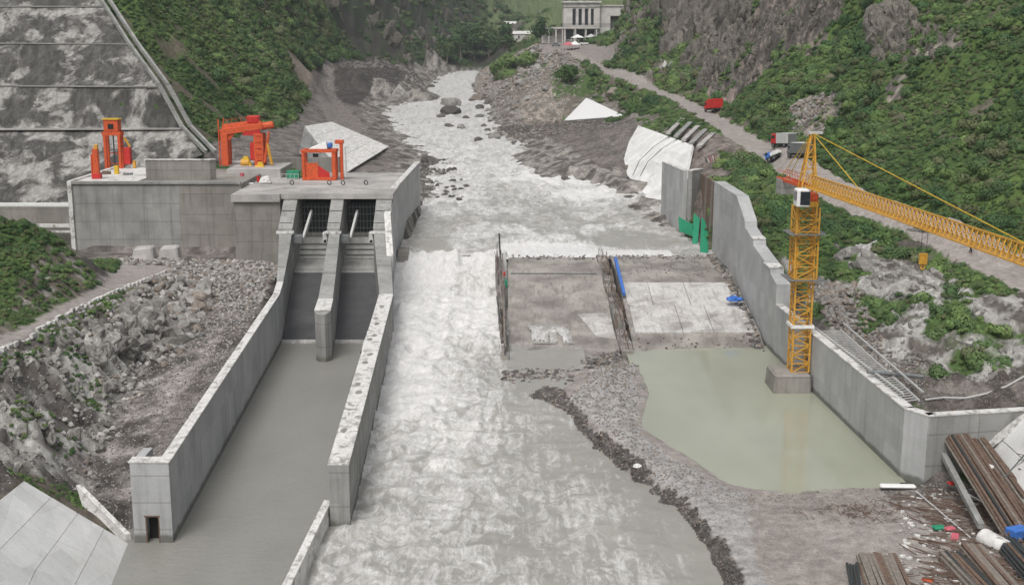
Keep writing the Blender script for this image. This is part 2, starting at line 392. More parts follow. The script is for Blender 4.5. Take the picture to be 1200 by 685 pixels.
# the concrete faced slope upper left (the ground lies 0.8 m under its facing)
SLR = [(100, -110, 300, 'd'), (100, -50, 296, 'd')]
rows = [((-160, 245, 8.4), (238, 181, 17.6)), ((-160, 152, 22), (213, 151, 22)), ((-160, 100, 30.7), (186, 102, 30.7)), ((-160, 50, 40.2), (150, 52, 39.8)), ((-160, 8, 48.5), (122, 8, 48.5))]
SLOPE = []
for i_, (a, b) in enumerate(rows):
    A = Vector(at(*a)) if a[1] > 60 else Vector(atd(a[0], a[1], 275 if a[1] > 20 else 286)); B = Vector(at(*b)) if b[1] > 60 else Vector(atd(b[0], b[1], 275 if b[1] > 20 else 286))
    if i_ == 0: A = Vector(at(-160, 338, -5))
    line([tuple(A), tuple(B)], 0, dz=-1.2 if i_ else -2.5)
    SLOPE.append((A, B))
A = Vector(atd(-160, -110, 310)); B = Vector(atd(45, -110, 310)); SLOPE.append((A, B)); line([tuple(A), tuple(B)], .2, dz=-1)
line([(-76, 200, 6), (-100, 200, 6), (-140, 200, 6)], .1); line([(-76, 208, 2), (-100, 208, 0), (-140, 208, -3)], .1)
# left: rubble floor, cliff, path, green knoll
line(Z((152, 600, .2), (150, 560, 1.6), (178, 520, 3)), .2)
line([(-30.5, 100, 3), (-31.5, 120, 4.2), (-33, 145, 5.2), (-34, 165, 5.7), (-38, 186, 5.6)], .2)
line(Z((230, 430, 3.8), (270, 350, 5), (230, 316, 5.8), (120, 306, 6.4)), .3)
line(Z((100, 575, 1), (102, 550, 1.6), (130, 480, 3), (170, 420, 4), (215, 360, 5), (240, 335, 5.5)), .5)
line(Z((20, 520, 6), (60, 460, 6.5), (110, 420, 6.6), (170, 370, 6.8)), 1.0)
line(Z((-90, 460, 11.5), (0, 413, 10.5), (60, 378, 10), (130, 345, 8.5), (195, 319, 7)), .08)
line(Z((-90, 445, 11.5), (0, 397, 10.5), (60, 364, 10), (118, 337, 8.9), (150, 322, 7.8)), .08)
line(Dd((-120, 240, 140), (0, 250, 150), (50, 270, 155), (85, 293, 160), (122, 318, 164)), .6)
line(Dd((-100, 330, 125), (0, 325, 134), (60, 325, 145)), .6); line([(-72, 176, 8), (-100, 178, 10), (-150, 170, 20)], .3)
line([(-62, 88, 15), (-60, 60, 14), (-75, 110, 19), (-120, 100, 35)], 1); line(Z((0, 600, 7), (20, 566, 6.6)), .2)
line([(-36, 76, 3), (-34, 50, 3)], 0); line([(-33, 60, .0), (-32, 84, -.6), (-31, 91, -.6)], 0)
line([(-44, 70, 8), (-43, 50, 8)], .5)
for q in ((-900, 300, 300), (-900, 1900, 500), (0, 1900, 260), (900, 1900, 500), (900, 60, 350), (-500, 20, 160), (500, 10, 200), (-5, 20, -2), (-500, 350, 200), (500, 350, 230), (-300, 700, 190), (300, 700, 200)): CT.append((*q, 4))

# hard edges at the walls: low on the water side, filled behind
line([(-27.85, 93.8, -2), (-31.4, 158.4, -2), (-32.5, 166, -2), (-33.6, 186, -2), (-33.6, 198, -2)], 0, .01)
line([(-29.2, 97, 2.0), (-32.9, 158.4, 5.4), (-34.0, 166, 5.6), (-36.0, 188, 5.4)], .05, .01)
line([(-27.6, 91, -1.6), (-31.6, 91.3, -1.2), (-32.2, 86, -1.4)], 0)
line([(36.7, 107.6, -1.8), (35.9, 125, -1.8), (34.6, 152.0, -1.8), (34.4, 175, -1.6), (34.2, 200, -1)], 0, .01)
line([(38.0, 108.6, 5.0), (37.1, 125, 5.2), (35.8, 152.0, 6)], .05, .01); line([(36.2, 157, 9.3), (36.2, 170, 11.6), (35.8, 181, 14.8), (35.6, 199, 15.4)], .05, .01)
line([(38.2, 104.3, .5), (52, 106.8, .6)], .05, .01); line([(40.2, 107.6, 4.2), (52, 109.6, 5.4)], .05, .01)
line([(-36.8, 189.5, 5.4), (-45.5, 190.3, 5.4), (-46, 196.8, 5.6), (-73, 197, 6.0)], .1, .01); line([(-38, 203, 12), (-45, 205, 13), (-72, 205, 13)], 0, .01); line([(-74.5, 199, 6.5), (-75, 207, 3)], 0)
line([(-19.8, 197, 3), (-19.7, 215, 11), (-19.6, 240, 11)], .0, .01); line([(-17.6, 197, 3), (-17.4, 215, 3.2), (-17.2, 243, 4)], .0, .01)
LIN = {'up': [(357, 148, 18), (389, 143, 17), (456, 172, 12), (401, 206, 10)], 
       'r2': [(687, 115, 20.5), (688.5, 115.6, 20.4), (734, 136.5, 17.5), (660, 142, 13.6)], 'up2': [(357, 149, 17.9), (403, 205.5, 10.1), (386, 214, 10.4), (351, 178, 16)], 'nr': [(1196, 486, 6.6), (1150, 545, 1.6), (1206, 606, 1.5), (1330, 590, 6.5)],
       'nl': [(-70, 640, 9), (28, 563, 6.4), (152, 637, -.1), (134, 692, -.3)], 'nl2': [(-130, 800, 8), (-70, 640, 9), (134, 692, -.3), (70, 800, -.3)]}
R1L = [(748, 147, 18), (737, 166, 14.6), (731, 186, 11.5), (735, 205, 9.2), (752, 226, 7.4), (772, 246, 6.5), (790, 266, 5.9)]
R1R = [(812, 170, 18), (809, 182, 16.6), (806, 196, 14.5), (803, 212, 12), (801, 230, 9.6), (800, 248, 7.6), (800, 268, 6.0)]
FOOT = []
for k_, q_ in LIN.items():
    P = [Vector(at(*c)) for c in q_]; FOOT.append([(p.x, p.y) for p in P])
    CT = [c for c in CT if not mgeo.intersect_point_quad_2d(Vector((c[0], c[1])), *[Vector((p.x, p.y)) for p in P])]
    for j in range(9):
        u = [P[0].lerp(P[3], j / 8), P[1].lerp(P[2], j / 8)]
        for i in range(9): p = u[0].lerp(u[1], i / 8); CT.append((p.x, p.y, p.z - .75, 0))
PL, PR = [Vector(at(*q)) for q in R1L], [Vector(at(*q)) for q in R1R]
ring1 = [(p.x, p.y) for p in PL + PR[::-1]]; FOOT.append(ring1)
CTa = np.array([c[:2] for c in CT])
def _inp(x, y, P):
    r = False
    for i in range(len(P)):
        (xa, ya), (xb, yb) = P[i], P[(i + 1) % len(P)]
        if (ya > y) != (yb > y) and x < (xb - xa) * (y - ya) / (yb - ya) + xa: r = not r
    return r
CT = [c for c in CT if not _inp(c[0], c[1], ring1)]
for a_, b_ in zip(PL, PR):
    for i in range(7):
        p = a_.lerp(b_, i / 6); CT.append((p.x, p.y, p.z - 1.0, 0))
CT = np.array(CT)
vs2, _, fs2, ov, _, _ = mgeo.delaunay_2d_cdt([Vector((a, b)) for a, b in CT[:, :2]], [], [], 0, 1e-4)
VZ = np.array([[CT[o[0], 2], CT[o[0], 3]] for o in ov]); VXY = np.array([(v.x, v.y) for v in vs2])
def grow(a, b, step0, g, lim):                   # spacing that widens away from a
    r = [a]; s = step0
    while r[-1] < b: r.append(r[-1] + s); s = min(s * g, lim)
    return r
xs = np.arange(-62, 62.01, .42); tail = np.array(grow(62, 430, .44, 1.022, 6))[1:]
GX = np.concatenate([-tail[::-1], xs, tail]); GY = np.array(list(np.arange(52, 250, .46)) + grow(250, 1750, .5, 1.013, 9))
nx, ny = len(GX), len(GY); XX, YY = np.meshgrid(GX, GY)
ZZ = np.zeros_like(XX); AA = np.zeros_like(XX)
for f in fs2:
    p = VXY[list(f)]; q = VZ[list(f)]
    i0 = np.searchsorted(GX, p[:, 0].min() - 1e-6); i1 = np.searchsorted(GX, p[:, 0].max() + 1e-6)
    j0 = np.searchsorted(GY, p[:, 1].min() - 1e-6); j1 = np.searchsorted(GY, p[:, 1].max() + 1e-6)
    if i0 >= i1 or j0 >= j1: continue
    x = XX[j0:j1, i0:i1]; y = YY[j0:j1, i0:i1]
    d = (p[1, 1] - p[2, 1]) * (p[0, 0] - p[2, 0]) + (p[2, 0] - p[1, 0]) * (p[0, 1] - p[2, 1])
    if abs(d) < 1e-9: continue
    a = ((p[1, 1] - p[2, 1]) * (x - p[2, 0]) + (p[2, 0] - p[1, 0]) * (y - p[2, 1])) / d
    b = ((p[2, 1] - p[0, 1]) * (x - p[2, 0]) + (p[0, 0] - p[2, 0]) * (y - p[2, 1])) / d
    c = 1 - a - b; m = (a >= -1e-6) & (b >= -1e-6) & (c >= -1e-6)
    for arr, k in ((ZZ, 0), (AA, 1)):
        v = a * q[0, k] + b * q[1, k] + c * q[2, k]; arr[j0:j1, i0:i1][m] = v[m]
def blur(a, n):
    for _ in range(n):
        a = a.copy(); a[1:-1] = (a[:-2] + 2 * a[1:-1] + a[2:]) / 4; a[:, 1:-1] = (a[:, :-2] + 2 * a[:, 1:-1] + a[:, 2:]) / 4
    return a
sm = np.clip((AA - .25) / .5, 0, 1); ZB = blur(ZZ, 40); ZZ = ZZ * (1 - sm) + ZB * sm; ZZ = blur(ZZ, 2)
Z0 = ZZ.copy()
n1 = fbm(XX / 14, YY / 14, 6, 3, True) - .55; n2 = fbm(XX / 3.2, YY / 3.2, 5, 9) - .5; n3 = fbm(XX / 60, YY / 60, 4, 21) - .5
n4 = fbm(XX / 9 + 3 * n2, YY / 30, 5, 33, True) - .5                      # gullies running down the slopes
ZZ = ZZ + AA * (2.2 * n1 + 2.2 * n2 + 1.5 * n4) + np.maximum(AA - 1, 0) * 6 * n3
ZZ = ZZ + np.clip(AA - .7, 0, 1.3) * 11 * (fbm((XX + .35 * YY) / 16, (YY - .35 * XX) / 40, 3, 151) - .52)
def zat(x, y):
    i = int(np.clip(np.searchsorted(GX, x) - 1, 0, nx - 2)); j = int(np.clip(np.searchsorted(GY, y) - 1, 0, ny - 2))
    u = (x - GX[i]) / (GX[i + 1] - GX[i]); v = (y - GY[j]) / (GY[j + 1] - GY[j])
    return float((ZZ[j, i] * (1 - u) + ZZ[j, i + 1] * u) * (1 - v) + (ZZ[j + 1, i] * (1 - u) + ZZ[j + 1, i + 1] * u) * v)
def hit(px, py, dmin=62):                        # where a line of sight meets the ground
    dx, dy, dz = ray(px, py); D = dmin; st = .4
    while D < 1740:
        if CAMZ + dz / dy * D < zat(dx / dy * D, D): break
        D += st; st = max(.4, D * .004)
    return (dx / dy * D, D, zat(dx / dy * D, D))
# ---- ground cover regions, as polygons lying on the ground
def region(pxpoly, soft=1.2, z=None, dmin=62):
    P = [(hit(*q, dmin) if z is None else at(*q, z))[:2] for q in pxpoly]
    jx = XX + (fbm(XX / 4, YY / 4, 4, 5) - .5) * soft * 4; jy = YY + (fbm(XX / 4, YY / 4, 4, 6) - .5) * soft * 4
    return inpoly(jx, jy, P)
def inpoly(x, y, P):
    r = np.zeros(x.shape, bool); n = len(P)
    for i in range(n):
        (xa, ya), (xb, yb) = P[i], P[(i + 1) % n]
        if ya == yb: continue
        c = ((ya > y) != (yb > y)) & (x < (xb - xa) * (y - ya) / (yb - ya) + xa); r ^= c
    return r
GREEN = np.array([.075, .12, .04]); BROWN = np.array([.15, .13, .105]); GRAVEL = np.array([.2, .18, .168]); DARKG = np.array([.105, .095, .088])
ROCKC = np.array([.2, .19, .175]); PALE = np.array([.5, .49, .47]); ROADC = np.array([.31, .28, .26]); DRY = np.array([.17, .17, .09])
nb = fbm(XX / 7, YY / 7, 5, 41); nf = fbm(XX / 2.1, YY / 2.1, 5, 47); nl = fbm(XX / 26, YY / 26, 4, 53)
TC = np.zeros((ny, nx, 3)); VEG = np.zeros((ny, nx)); KIND = np.zeros((ny, nx), int)   # 0 hill 1 bank 2 road 3 yard 4 path
def paint(mask, col, veg=None, kind=None, w_=1.0):
    c = np.asarray(col, float)
    TC[mask] = TC[mask] * (1 - w_) + c * w_ if c.ndim == 1 else c[mask]
    if veg is not None: VEG[mask] = veg if np.isscalar(veg) else veg[mask]
    if kind is not None: KIND[mask] = kind
def blend(a, b, t): return a * (1 - t[..., None]) + b * t[..., None]
allm = np.ones((ny, nx), bool)
paint(allm, blend(BROWN, GREEN, sstep(.38, .55, nb)), sstep(.3, .5, nb) * .8)
# left of the photograph
left = XX < 0
paint(left & (YY > 500) & (YY < 1100), blend(np.array([.055, .052, .047]), np.array([.035, .055, .024]), sstep(.4, .56, nb)), sstep(.42, .62, nb) * .5)
paint(left & (YY > 230) & (YY <= 500), blend(np.array([.13, .115, .085]), GREEN * blend(np.array([.75, .8, .8]), np.array([1.4, 1.35, 1.1]), sstep(.35, .65, nl)), sstep(.3, .42, nb + .5 * (nl - .5))), sstep(.3, .44, nb + .5 * (nl - .5)))
paint(region([(0, 235), (60, 265), (130, 318), (112, 338), (60, 362), (0, 395), (-90, 430), (-120, 230)]), blend(np.array([.2, .18, .15]), GREEN, sstep(.3, .5, nb)), sstep(.32, .5, nb) * .8, 0)
paint(region([(-60, 440), (0, 412), (190, 325), (250, 325), (245, 345), (215, 400), (150, 450), (128, 500), (105, 570), (30, 566), (-60, 620)]), blend(DARKG, np.array([.42, .41, .385]), sstep(.38, .54, nf * .6 + nb * .4)), np.maximum(sstep(.52, .62, nb) * .8, (region([(0, 425), (60, 392), (130, 358), (200, 332), (250, 322), (250, 340), (195, 350), (130, 374), (60, 412), (0, 450)], .6) | region([(70, 440), (95, 435), (130, 470), (132, 485), (110, 485)], .5)) * .8), 0)
paint(region([(50, 285), (90, 298), (128, 320), (112, 338), (60, 360), (20, 372), (30, 330)], 1.2), blend(np.array([.13, .115, .09]), np.array([.3, .28, .25]), sstep(.5, .6, nf)), .35, 0)
paint(region([(105, 590), (100, 545), (128, 485), (165, 425), (215, 365), (240, 330), (200, 322), (120, 330), (80, 296), (275, 290), (350, 320), (215, 545), (160, 625)], .7), blend(DARKG * .8, np.array([.36, .33, .315]), sstep(.4, .6, nf * .45 + nb * .55)), 0, 1)
paint(region([(215, 470), (270, 370), (320, 330), (335, 335), (225, 520)], .6), np.array([.3, .255, .21]), 0, 1, .5)
paint(region([(-90, 462), (0, 413), (60, 378), (130, 346), (200, 320), (225, 300), (150, 296), (120, 334), (60, 363), (0, 396), (-90, 445)], .15), ROADC * 1.02, 0, 4)
# left bank gravel, mound and track
paint(region([(240, 180), (260, 165), (345, 146), (362, 110), (372, 72), (400, 68), (480, 76), (500, 104), (450, 131), (500, 186), (505, 206), (480, 215), (300, 215)], 1.0), blend(DARKG, GRAVEL, sstep(.3, .6, nf)), 0, 1)
paint(region([(392, 76), (465, 80), (488, 98), (446, 128), (395, 118)], .8), blend(DARKG * .5, DARKG * .85, sstep(.3, .7, nf)), 0, 1)
paint(region([(376, 76), (390, 76), (392, 110), (430, 150), (400, 165), (372, 120)], .6), GRAVEL * 1.05, 0, 1)
paint(region([(340, 60), (372, 80), (362, 112), (330, 60)], 1), np.array([.24, .2, .165]), 0, 0)
# right bank
paint(region([(575, 152), (583, 128), (556, 106), (566, 88), (600, 70), (640, 62), (665, 62), (690, 84), (680, 105), (660, 140)], 1.2), blend(np.array([.16, .14, .12]), np.array([.34, .3, .26]), sstep(.35, .6, nf)), sstep(.6, .7, nb) * .4, 1)
paint(region([(560, 88), (590, 66), (630, 62), (640, 80), (610, 92), (580, 98)], 1.2), GREEN * 1.1, 1.0, 0)
paint(region([(640, 88), (660, 78), (695, 90), (690, 112), (650, 118)], 1.2), GREEN, .9, 0)
paint(region([(660, 142), (690, 112), (700, 96), (820, 160), (840, 175), (812, 172), (750, 147), (735, 138)], .8), blend(blend(BROWN * .7, np.array([.24, .22, .2]), sstep(.4, .6, nf)), GREEN, sstep(.52, .62, nb)), sstep(.54, .64, nb) * .8, 0)
paint(region([(583, 150), (660, 142), (735, 138), (750, 148), (733, 180), (737, 208), (795, 262), (793, 276), (700, 216), (610, 174)], .7), blend(DARKG * 1.1, GRAVEL * .95, sstep(.3, .6, nf)), 0, 1)
paint(region([(583, 150), (612, 155), (660, 180), (715, 205), (740, 222), (740, 236), (650, 200)], .6), blend(DARKG * .45, DARKG * .8, nf), 0, 1)
paint(region([(795, 150), (850, 160), (885, 182), (850, 205), (838, 215), (815, 300), (805, 190)], .5), blend(np.array([.13, .105, .095]), np.array([.22, .19, .17]), sstep(.3, .7, nf)), 0, 1)
# behind the right wall
RV = region([(842, 178), (880, 182), (950, 225), (1200, 340), (1290, 390), (1290, 480), (1070, 484), (960, 400), (880, 240), (850, 212)], .8)
wp = fbm(XX / 5 + 2 * nb, YY / 8, 5, 71)
paint(RV, blend(blend(np.array([.1, .088, .078]), GREEN, sstep(.42, .56, nb)), np.array([.34, .33, .31]), sstep(.6, .68, wp) * sstep(120, 128, YY) * sstep(172, 160, YY)), sstep(.44, .56, nb) * .8 * (wp < .55), 0)
paint(region([(850, 185), (880, 182), (950, 225), (1010, 262), (1000, 330), (950, 350), (900, 290), (860, 230)], .8), GREEN * .95, 1.0, 0)
paint(region([(950, 330), (1010, 330), (1050, 420), (1100, 440), (1200, 430), (1250, 440), (1250, 490), (1080, 490)], .9), blend(np.array([.09, .078, .07]), np.array([.2, .18, .165]), sstep(.42, .66, nf)), sstep(.6, .68, nb) * .5, 1)
RS = region([(985, 285), (1130, 322), (1210, 360), (1210, 432), (1080, 442), (1030, 405), (1000, 345)], 1.2)
stk = fbm((XX + YY * .5) / 1.8, (YY - XX * .5) / 7, 5, 89, gain=.6)
paint(RS, blend(blend(np.array([.12, .108, .095]), np.array([.36, .35, .33]), sstep(.42, .56, stk)), GREEN, sstep(.5, .58, nb)), sstep(.5, .6, nb) * .7, 0)
for poly in ([(1005, 290), (1035, 285), (1045, 315), (1040, 350), (1015, 345)], [(1050, 345), (1085, 330), (1095, 365), (1070, 420), (1050, 440), (1045, 420), (1065, 375)], [(1130, 330), (1150, 350), (1140, 380), (1125, 385)]):
    paint(region(poly, 1.3) & (fbm((XX + YY * .5) / 1.6, (YY - XX * .5) / 6, 4, 79) > .46), PALE * .8, 0, 0)
# hillside above the road
UP = region([(1300, 335), (1200, 308), (1100, 266), (1000, 228), (905, 168), (860, 139), (815, 111), (775, 96), (717, 76), (722, 40), (735, 0), (740, -100), (1000, -150), (1400, -150)], .6)
paint(UP, blend(np.array([.13, .12, .09]), GREEN * blend(np.array([.75, .8, .8]), np.array([1.35, 1.3, 1.1]), sstep(.35, .65, nl)), sstep(.2, .32, nb)), sstep(.16, .3, nb), 0)
cl = region([(815, 110), (860, 120), (900, 80), (960, 60), (985, 20), (985, -60), (800, -60), (790, 40)], 2.5)
paint(cl, blend(blend(np.array([.045, .04, .037]), np.array([.11, .1, .09]), nf), np.array([.24, .2, .175]), sstep(.5, .57, fbm(XX / 2.6, YY / 9, 6, 83, gain=.65))), sstep(.58, .66, nb) * .8, 0)
paint(region([(720, 72), (745, 80), (815, 108), (800, 60), (790, -40), (745, -40), (728, 30)], 2), blend(blend(np.array([.12, .11, .09]), np.array([.27, .25, .22]), sstep(.5, .62, nf)), np.array([.085, .1, .045]), sstep(.34, .5, nb)), sstep(.32, .5, nb) * .9, 0)
for poly in ([(1030, 25), (1065, 20), (1070, 60), (1035, 60)], [(1075, 55), (1130, 35), (1125, 55), (1085, 70)], [(1045, 90), (1065, 95), (1060, 125), (1040, 120)], [(930, 130), (965, 112), (985, 125), (965, 160), (930, 165)]):
    paint(region(poly, 1.2), blend(DARKG, np.array([.3, .27, .23]), sstep(.35, .6, nf)), .15, 0)
paint(region([(565, 60), (600, 50), (650, 45), (735, 40), (735, -60), (560, -60)], 2), blend(np.array([.1, .13, .06]), np.array([.14, .18, .08]), nb), .12, 0)
paint(region([(620, 62), (655, 44), (735, 42), (720, 72), (690, 70), (668, 64)], .3), GRAVEL * 1.3, 0, 3)
# yard between river and pool
paint(region([(600, 440), (740, 410), (1120, 560), (1215, 560), (1215, 760), (900, 1000), (860, 700), (660, 490)], .3), blend(np.array([.26, .235, .215]), np.array([.33, .3, .28]), nb), 0, 3)
paint(region([(668, 470), (700, 430), (745, 420), (752, 510), (870, 580), (900, 700), (868, 700), (800, 600)], .5), blend(np.array([.29, .28, .275]), np.array([.38, .37, .36]), nf), 0, 3)
ring_ = region([(600, 440), (660, 462), (700, 505), (756, 552), (805, 585), (843, 630), (878, 700), (900, 900), (850, 900), (820, 640), (685, 520), (630, 480)], .5)
paint(ring_, blend(DARKG * .6, DARKG * 1.3, sstep(.3, .7, nf)), 0, 3)
paint(region([(1060, 540), (1205, 620), (1205, 690), (1130, 690), (1080, 600)], .5), np.array([.2, .165, .145]), 0, 3, .7)
# road
RP = [p[:2] for p in ROL] + [p[:2] for p in ROR[::-1]]
rd = inpoly(XX + (fbm(XX / 3, YY / 3, 3, 61) - .5) * 1.5, YY, RP)
paint(rd, blend(ROADC * .92, ROADC * 1.1, nb), 0, 2)
xl = np.interp(YY, [p[1] for p in sorted(LB, key=lambda q: q[1])], [p[0] for p in sorted(LB, key=lambda q: q[1])]); xr2 = np.interp(YY, [p[1] for p in sorted(RB, key=lambda q: q[1])], [p[0] for p in sorted(RB, key=lambda q: q[1])])
strip = (YY > 225) & (YY < 800) & (XX > xl - 5 - YY / 90) & (XX < xr2 + 5 + YY / 90) & (XX < 31)
strip |= (YY > 198) & (YY < 226) & (XX > -24) & (XX < 31)
paint(strip, blend(DARKG * .9, np.array([.3, .28, .255]), sstep(.35, .62, nf)), 0, 1)
nearwall = ((np.abs(XX + 29.5 + (YY - 93) * .055) < 3.5) & (YY < 172) & (YY > 88)) | ((np.abs(XX - 36.5 + (YY - 107) * .045) < 3.2) & (YY > 100) & (YY < 158)) | ((YY > 152) & (YY < 200) & (XX > -50) & (XX < 36.5)) | ((XX > -76) & (XX < -36) & (YY > 182) & (YY < 200))
paint(nearwall, blend(DARKG * .9, GRAVEL, sstep(.3, .6, nf)), 0, 1)
VEG = VEG * (blur((KIND == 0).astype(float), 2) > .7) * ~rd
# beds under water: brown silt
paint((ZZ < -.5) & (YY < 200) & (XX > -36) & (XX < 40), np.array([.14, .13, .11]), 0, 1)
# relief: cushions under the scrub, slabs and gullies on bare rock
lum = fbm(XX / 4.5, YY / 5.5, 3, 131) - .5
ZZ = ZZ + blur((VEG > .2).astype(float), 3) * (YY > 120) * 2.4 * lum * sstep(0, .5, AA)
lc = region([(-60, 440), (0, 418), (185, 332), (235, 335), (215, 400), (150, 450), (128, 500), (105, 560), (30, 560), (-60, 600)], 1.0).astype(float); lc = blur(lc, 6)
ZZ = ZZ + lc * (4.2 * (fbm((XX + .5 * YY) / 5, (YY - .5 * XX) / 1.8, 4, 137, True) - .62) + .9 * (fbm(XX / 1.3, YY / 1.3, 3, 139, True) - .6))
rc = blur((cl & (VEG < .3)).astype(float), 4); ZZ = ZZ + rc * 9 * (fbm(XX / 5, YY / 16, 4, 141, True) - .6)
pr = blur(RV.astype(float), 4) * (YY < 170); ZZ = ZZ + pr * 1.8 * (fbm((XX + .6 * YY) / 2.2, (YY - .5 * XX) / 7, 4, 143, True) - .6) * sstep(38.5, 43, XX)
paint((YY < 150) & (XX > -14) & (XX < 36.5) & (KIND == 0), DARKG, 0, 3)
VEG = VEG * ~((YY < 150) & (XX > -14) & (XX < 36.5))
TC *= (.86 + .28 * fbm(XX / 1.1, YY / 1.1, 3, 77))[..., None]
TC = np.clip(TC, .01, .7)

def mat_ground(name, spec=.2, bumpd=.25, peb=0.5):
    t = NT(name); p = t.pos()
    at_ = t.n('ShaderNodeAttribute'); at_.attribute_name = 'tcol'
    n = t.noise(p, .9, 9, .72, .2); f = t.noise(p, 5.5, 6, .75)
    c = t.mix(.75, at_.outputs[0], t.ramp(n, [(.3, .55), (.7, 1.4)]), 'MULTIPLY')
    c = t.mix(.7, c, t.ramp(f, [(.3, .55), (.5, .95), (.72, 1.5)]), 'MULTIPLY')
    v = t.n('ShaderNodeTexVoronoi'); v.inputs['Scale'].default_value = 1.6; t.l(p, v.inputs['Vector'])
    c = t.mix(peb, c, t.ramp(v.outputs[1], [(.1, .6), (.9, 1.45)]), 'MULTIPLY')
    t.bump(t.math('ADD', n, t.math('MULTIPLY', f, .5)), .8, bumpd)
    return t.out(c, .95, spec)
M['hill'] = mat_ground('hillside_soil_and_rock'); M['bank'] = mat_ground('river_gravel', .25, .3, .7)
M['road'] = mat_ground('dusty_road', .15, .05, .0); M['yard'] = mat_ground('compacted_gravel', .2, .1, .25)
gv = np.stack([XX, YY, ZZ], -1).reshape(-1, 3)
def grid_object(name, fmask, m, label):
    J, I = np.nonzero(fmask); a = J * nx + I; quads = np.stack([a, a + 1, a + nx + 1, a + nx], 1)
    used, inv = np.unique(quads, return_inverse=True); quads = inv.reshape(-1, 4)
    me = bpy.data.meshes.new(name); me.vertices.add(len(used)); me.vertices.foreach_set('co', gv[used].astype(np.float32).ravel())
    me.loops.add(quads.size); me.loops.foreach_set('vertex_index', quads.astype(np.int32).ravel())
    me.polygons.add(len(quads)); me.polygons.foreach_set('loop_start', np.arange(0, quads.size, 4, dtype=np.int32)); me.polygons.foreach_set('loop_total', np.full(len(quads), 4, np.int32))
    me.update(calc_edges=True)
    at_ = me.attributes.new('tcol', 'FLOAT_COLOR', 'POINT'); c = np.ones((len(used), 4), np.float32); c[:, :3] = TC.reshape(-1, 3)[used]
    at_.data.foreach_set('color', c.ravel()); me.shade_smooth()
    o = bpy.data.objects.new(name, me); COL.objects.link(o); me.materials.append(m); o['kind'] = 'structure'; return o
KF = KIND[:-1, :-1]; XF = XX[:-1, :-1]; YF = YY[:-1, :-1]
keep = ~((YF < 75) & (np.abs(XF) > 120)) & (np.abs(XF) < 130 + YF * .55)
grid_object('left_hillside', (KF == 0) & (XF < 0) & keep, M['hill'], '')
grid_object('right_hillside', (KF == 0) & (XF >= 0) & keep, M['hill'], '')
grid_object('riverbank', (KF == 1) & keep, M['bank'], ''); grid_object('dirt_road', (KF == 2) & keep, M['road'], '')
grid_object('work_yard', (KF == 3) & keep, M['yard'], ''); grid_object('hillside_path', (KF == 4) & keep, M['road'], '')

# ------------------------------------------------------------------ water
def sheet(name, x0, x1, y0, y1, st, zf, m, keepf, foamf):
    gx = np.arange(x0, x1 + st, st); gy = np.arange(y0, y1 + st, st) if not isinstance(y1, np.ndarray) else y1
    X, Y = np.meshgrid(gx, gy); Zz = zf(X, Y); n = len(gx)
    xc = (X[:-1, :-1] + X[1:, 1:]) / 2; yc = (Y[:-1, :-1] + Y[1:, 1:]) / 2
    J, I = np.nonzero(keepf(xc, yc)); a = J * n + I; quads = np.stack([a, a + 1, a + n + 1, a + n], 1)
    used, inv = np.unique(quads, return_inverse=True); quads = inv.reshape(-1, 4)
    v = np.stack([X, Y, Zz], -1).reshape(-1, 3)[used]
    me = bpy.data.meshes.new(name); me.vertices.add(len(used)); me.vertices.foreach_set('co', v.astype(np.float32).ravel())
    me.loops.add(quads.size); me.loops.foreach_set('vertex_index', quads.astype(np.int32).ravel())
    me.polygons.add(len(quads)); me.polygons.foreach_set('loop_start', np.arange(0, quads.size, 4, dtype=np.int32)); me.polygons.foreach_set('loop_total', np.full(len(quads), 4, np.int32))
    me.update(calc_edges=True); a_ = me.attributes.new('foam', 'FLOAT', 'POINT')
    a_.data.foreach_set('value', np.clip(foamf(X, Y), 0, 1).reshape(-1)[used].astype(np.float32)); me.shade_smooth()
    o = bpy.data.objects.new(name, me); COL.objects.link(o); me.materials.append(m); o['kind'] = 'structure'; return o
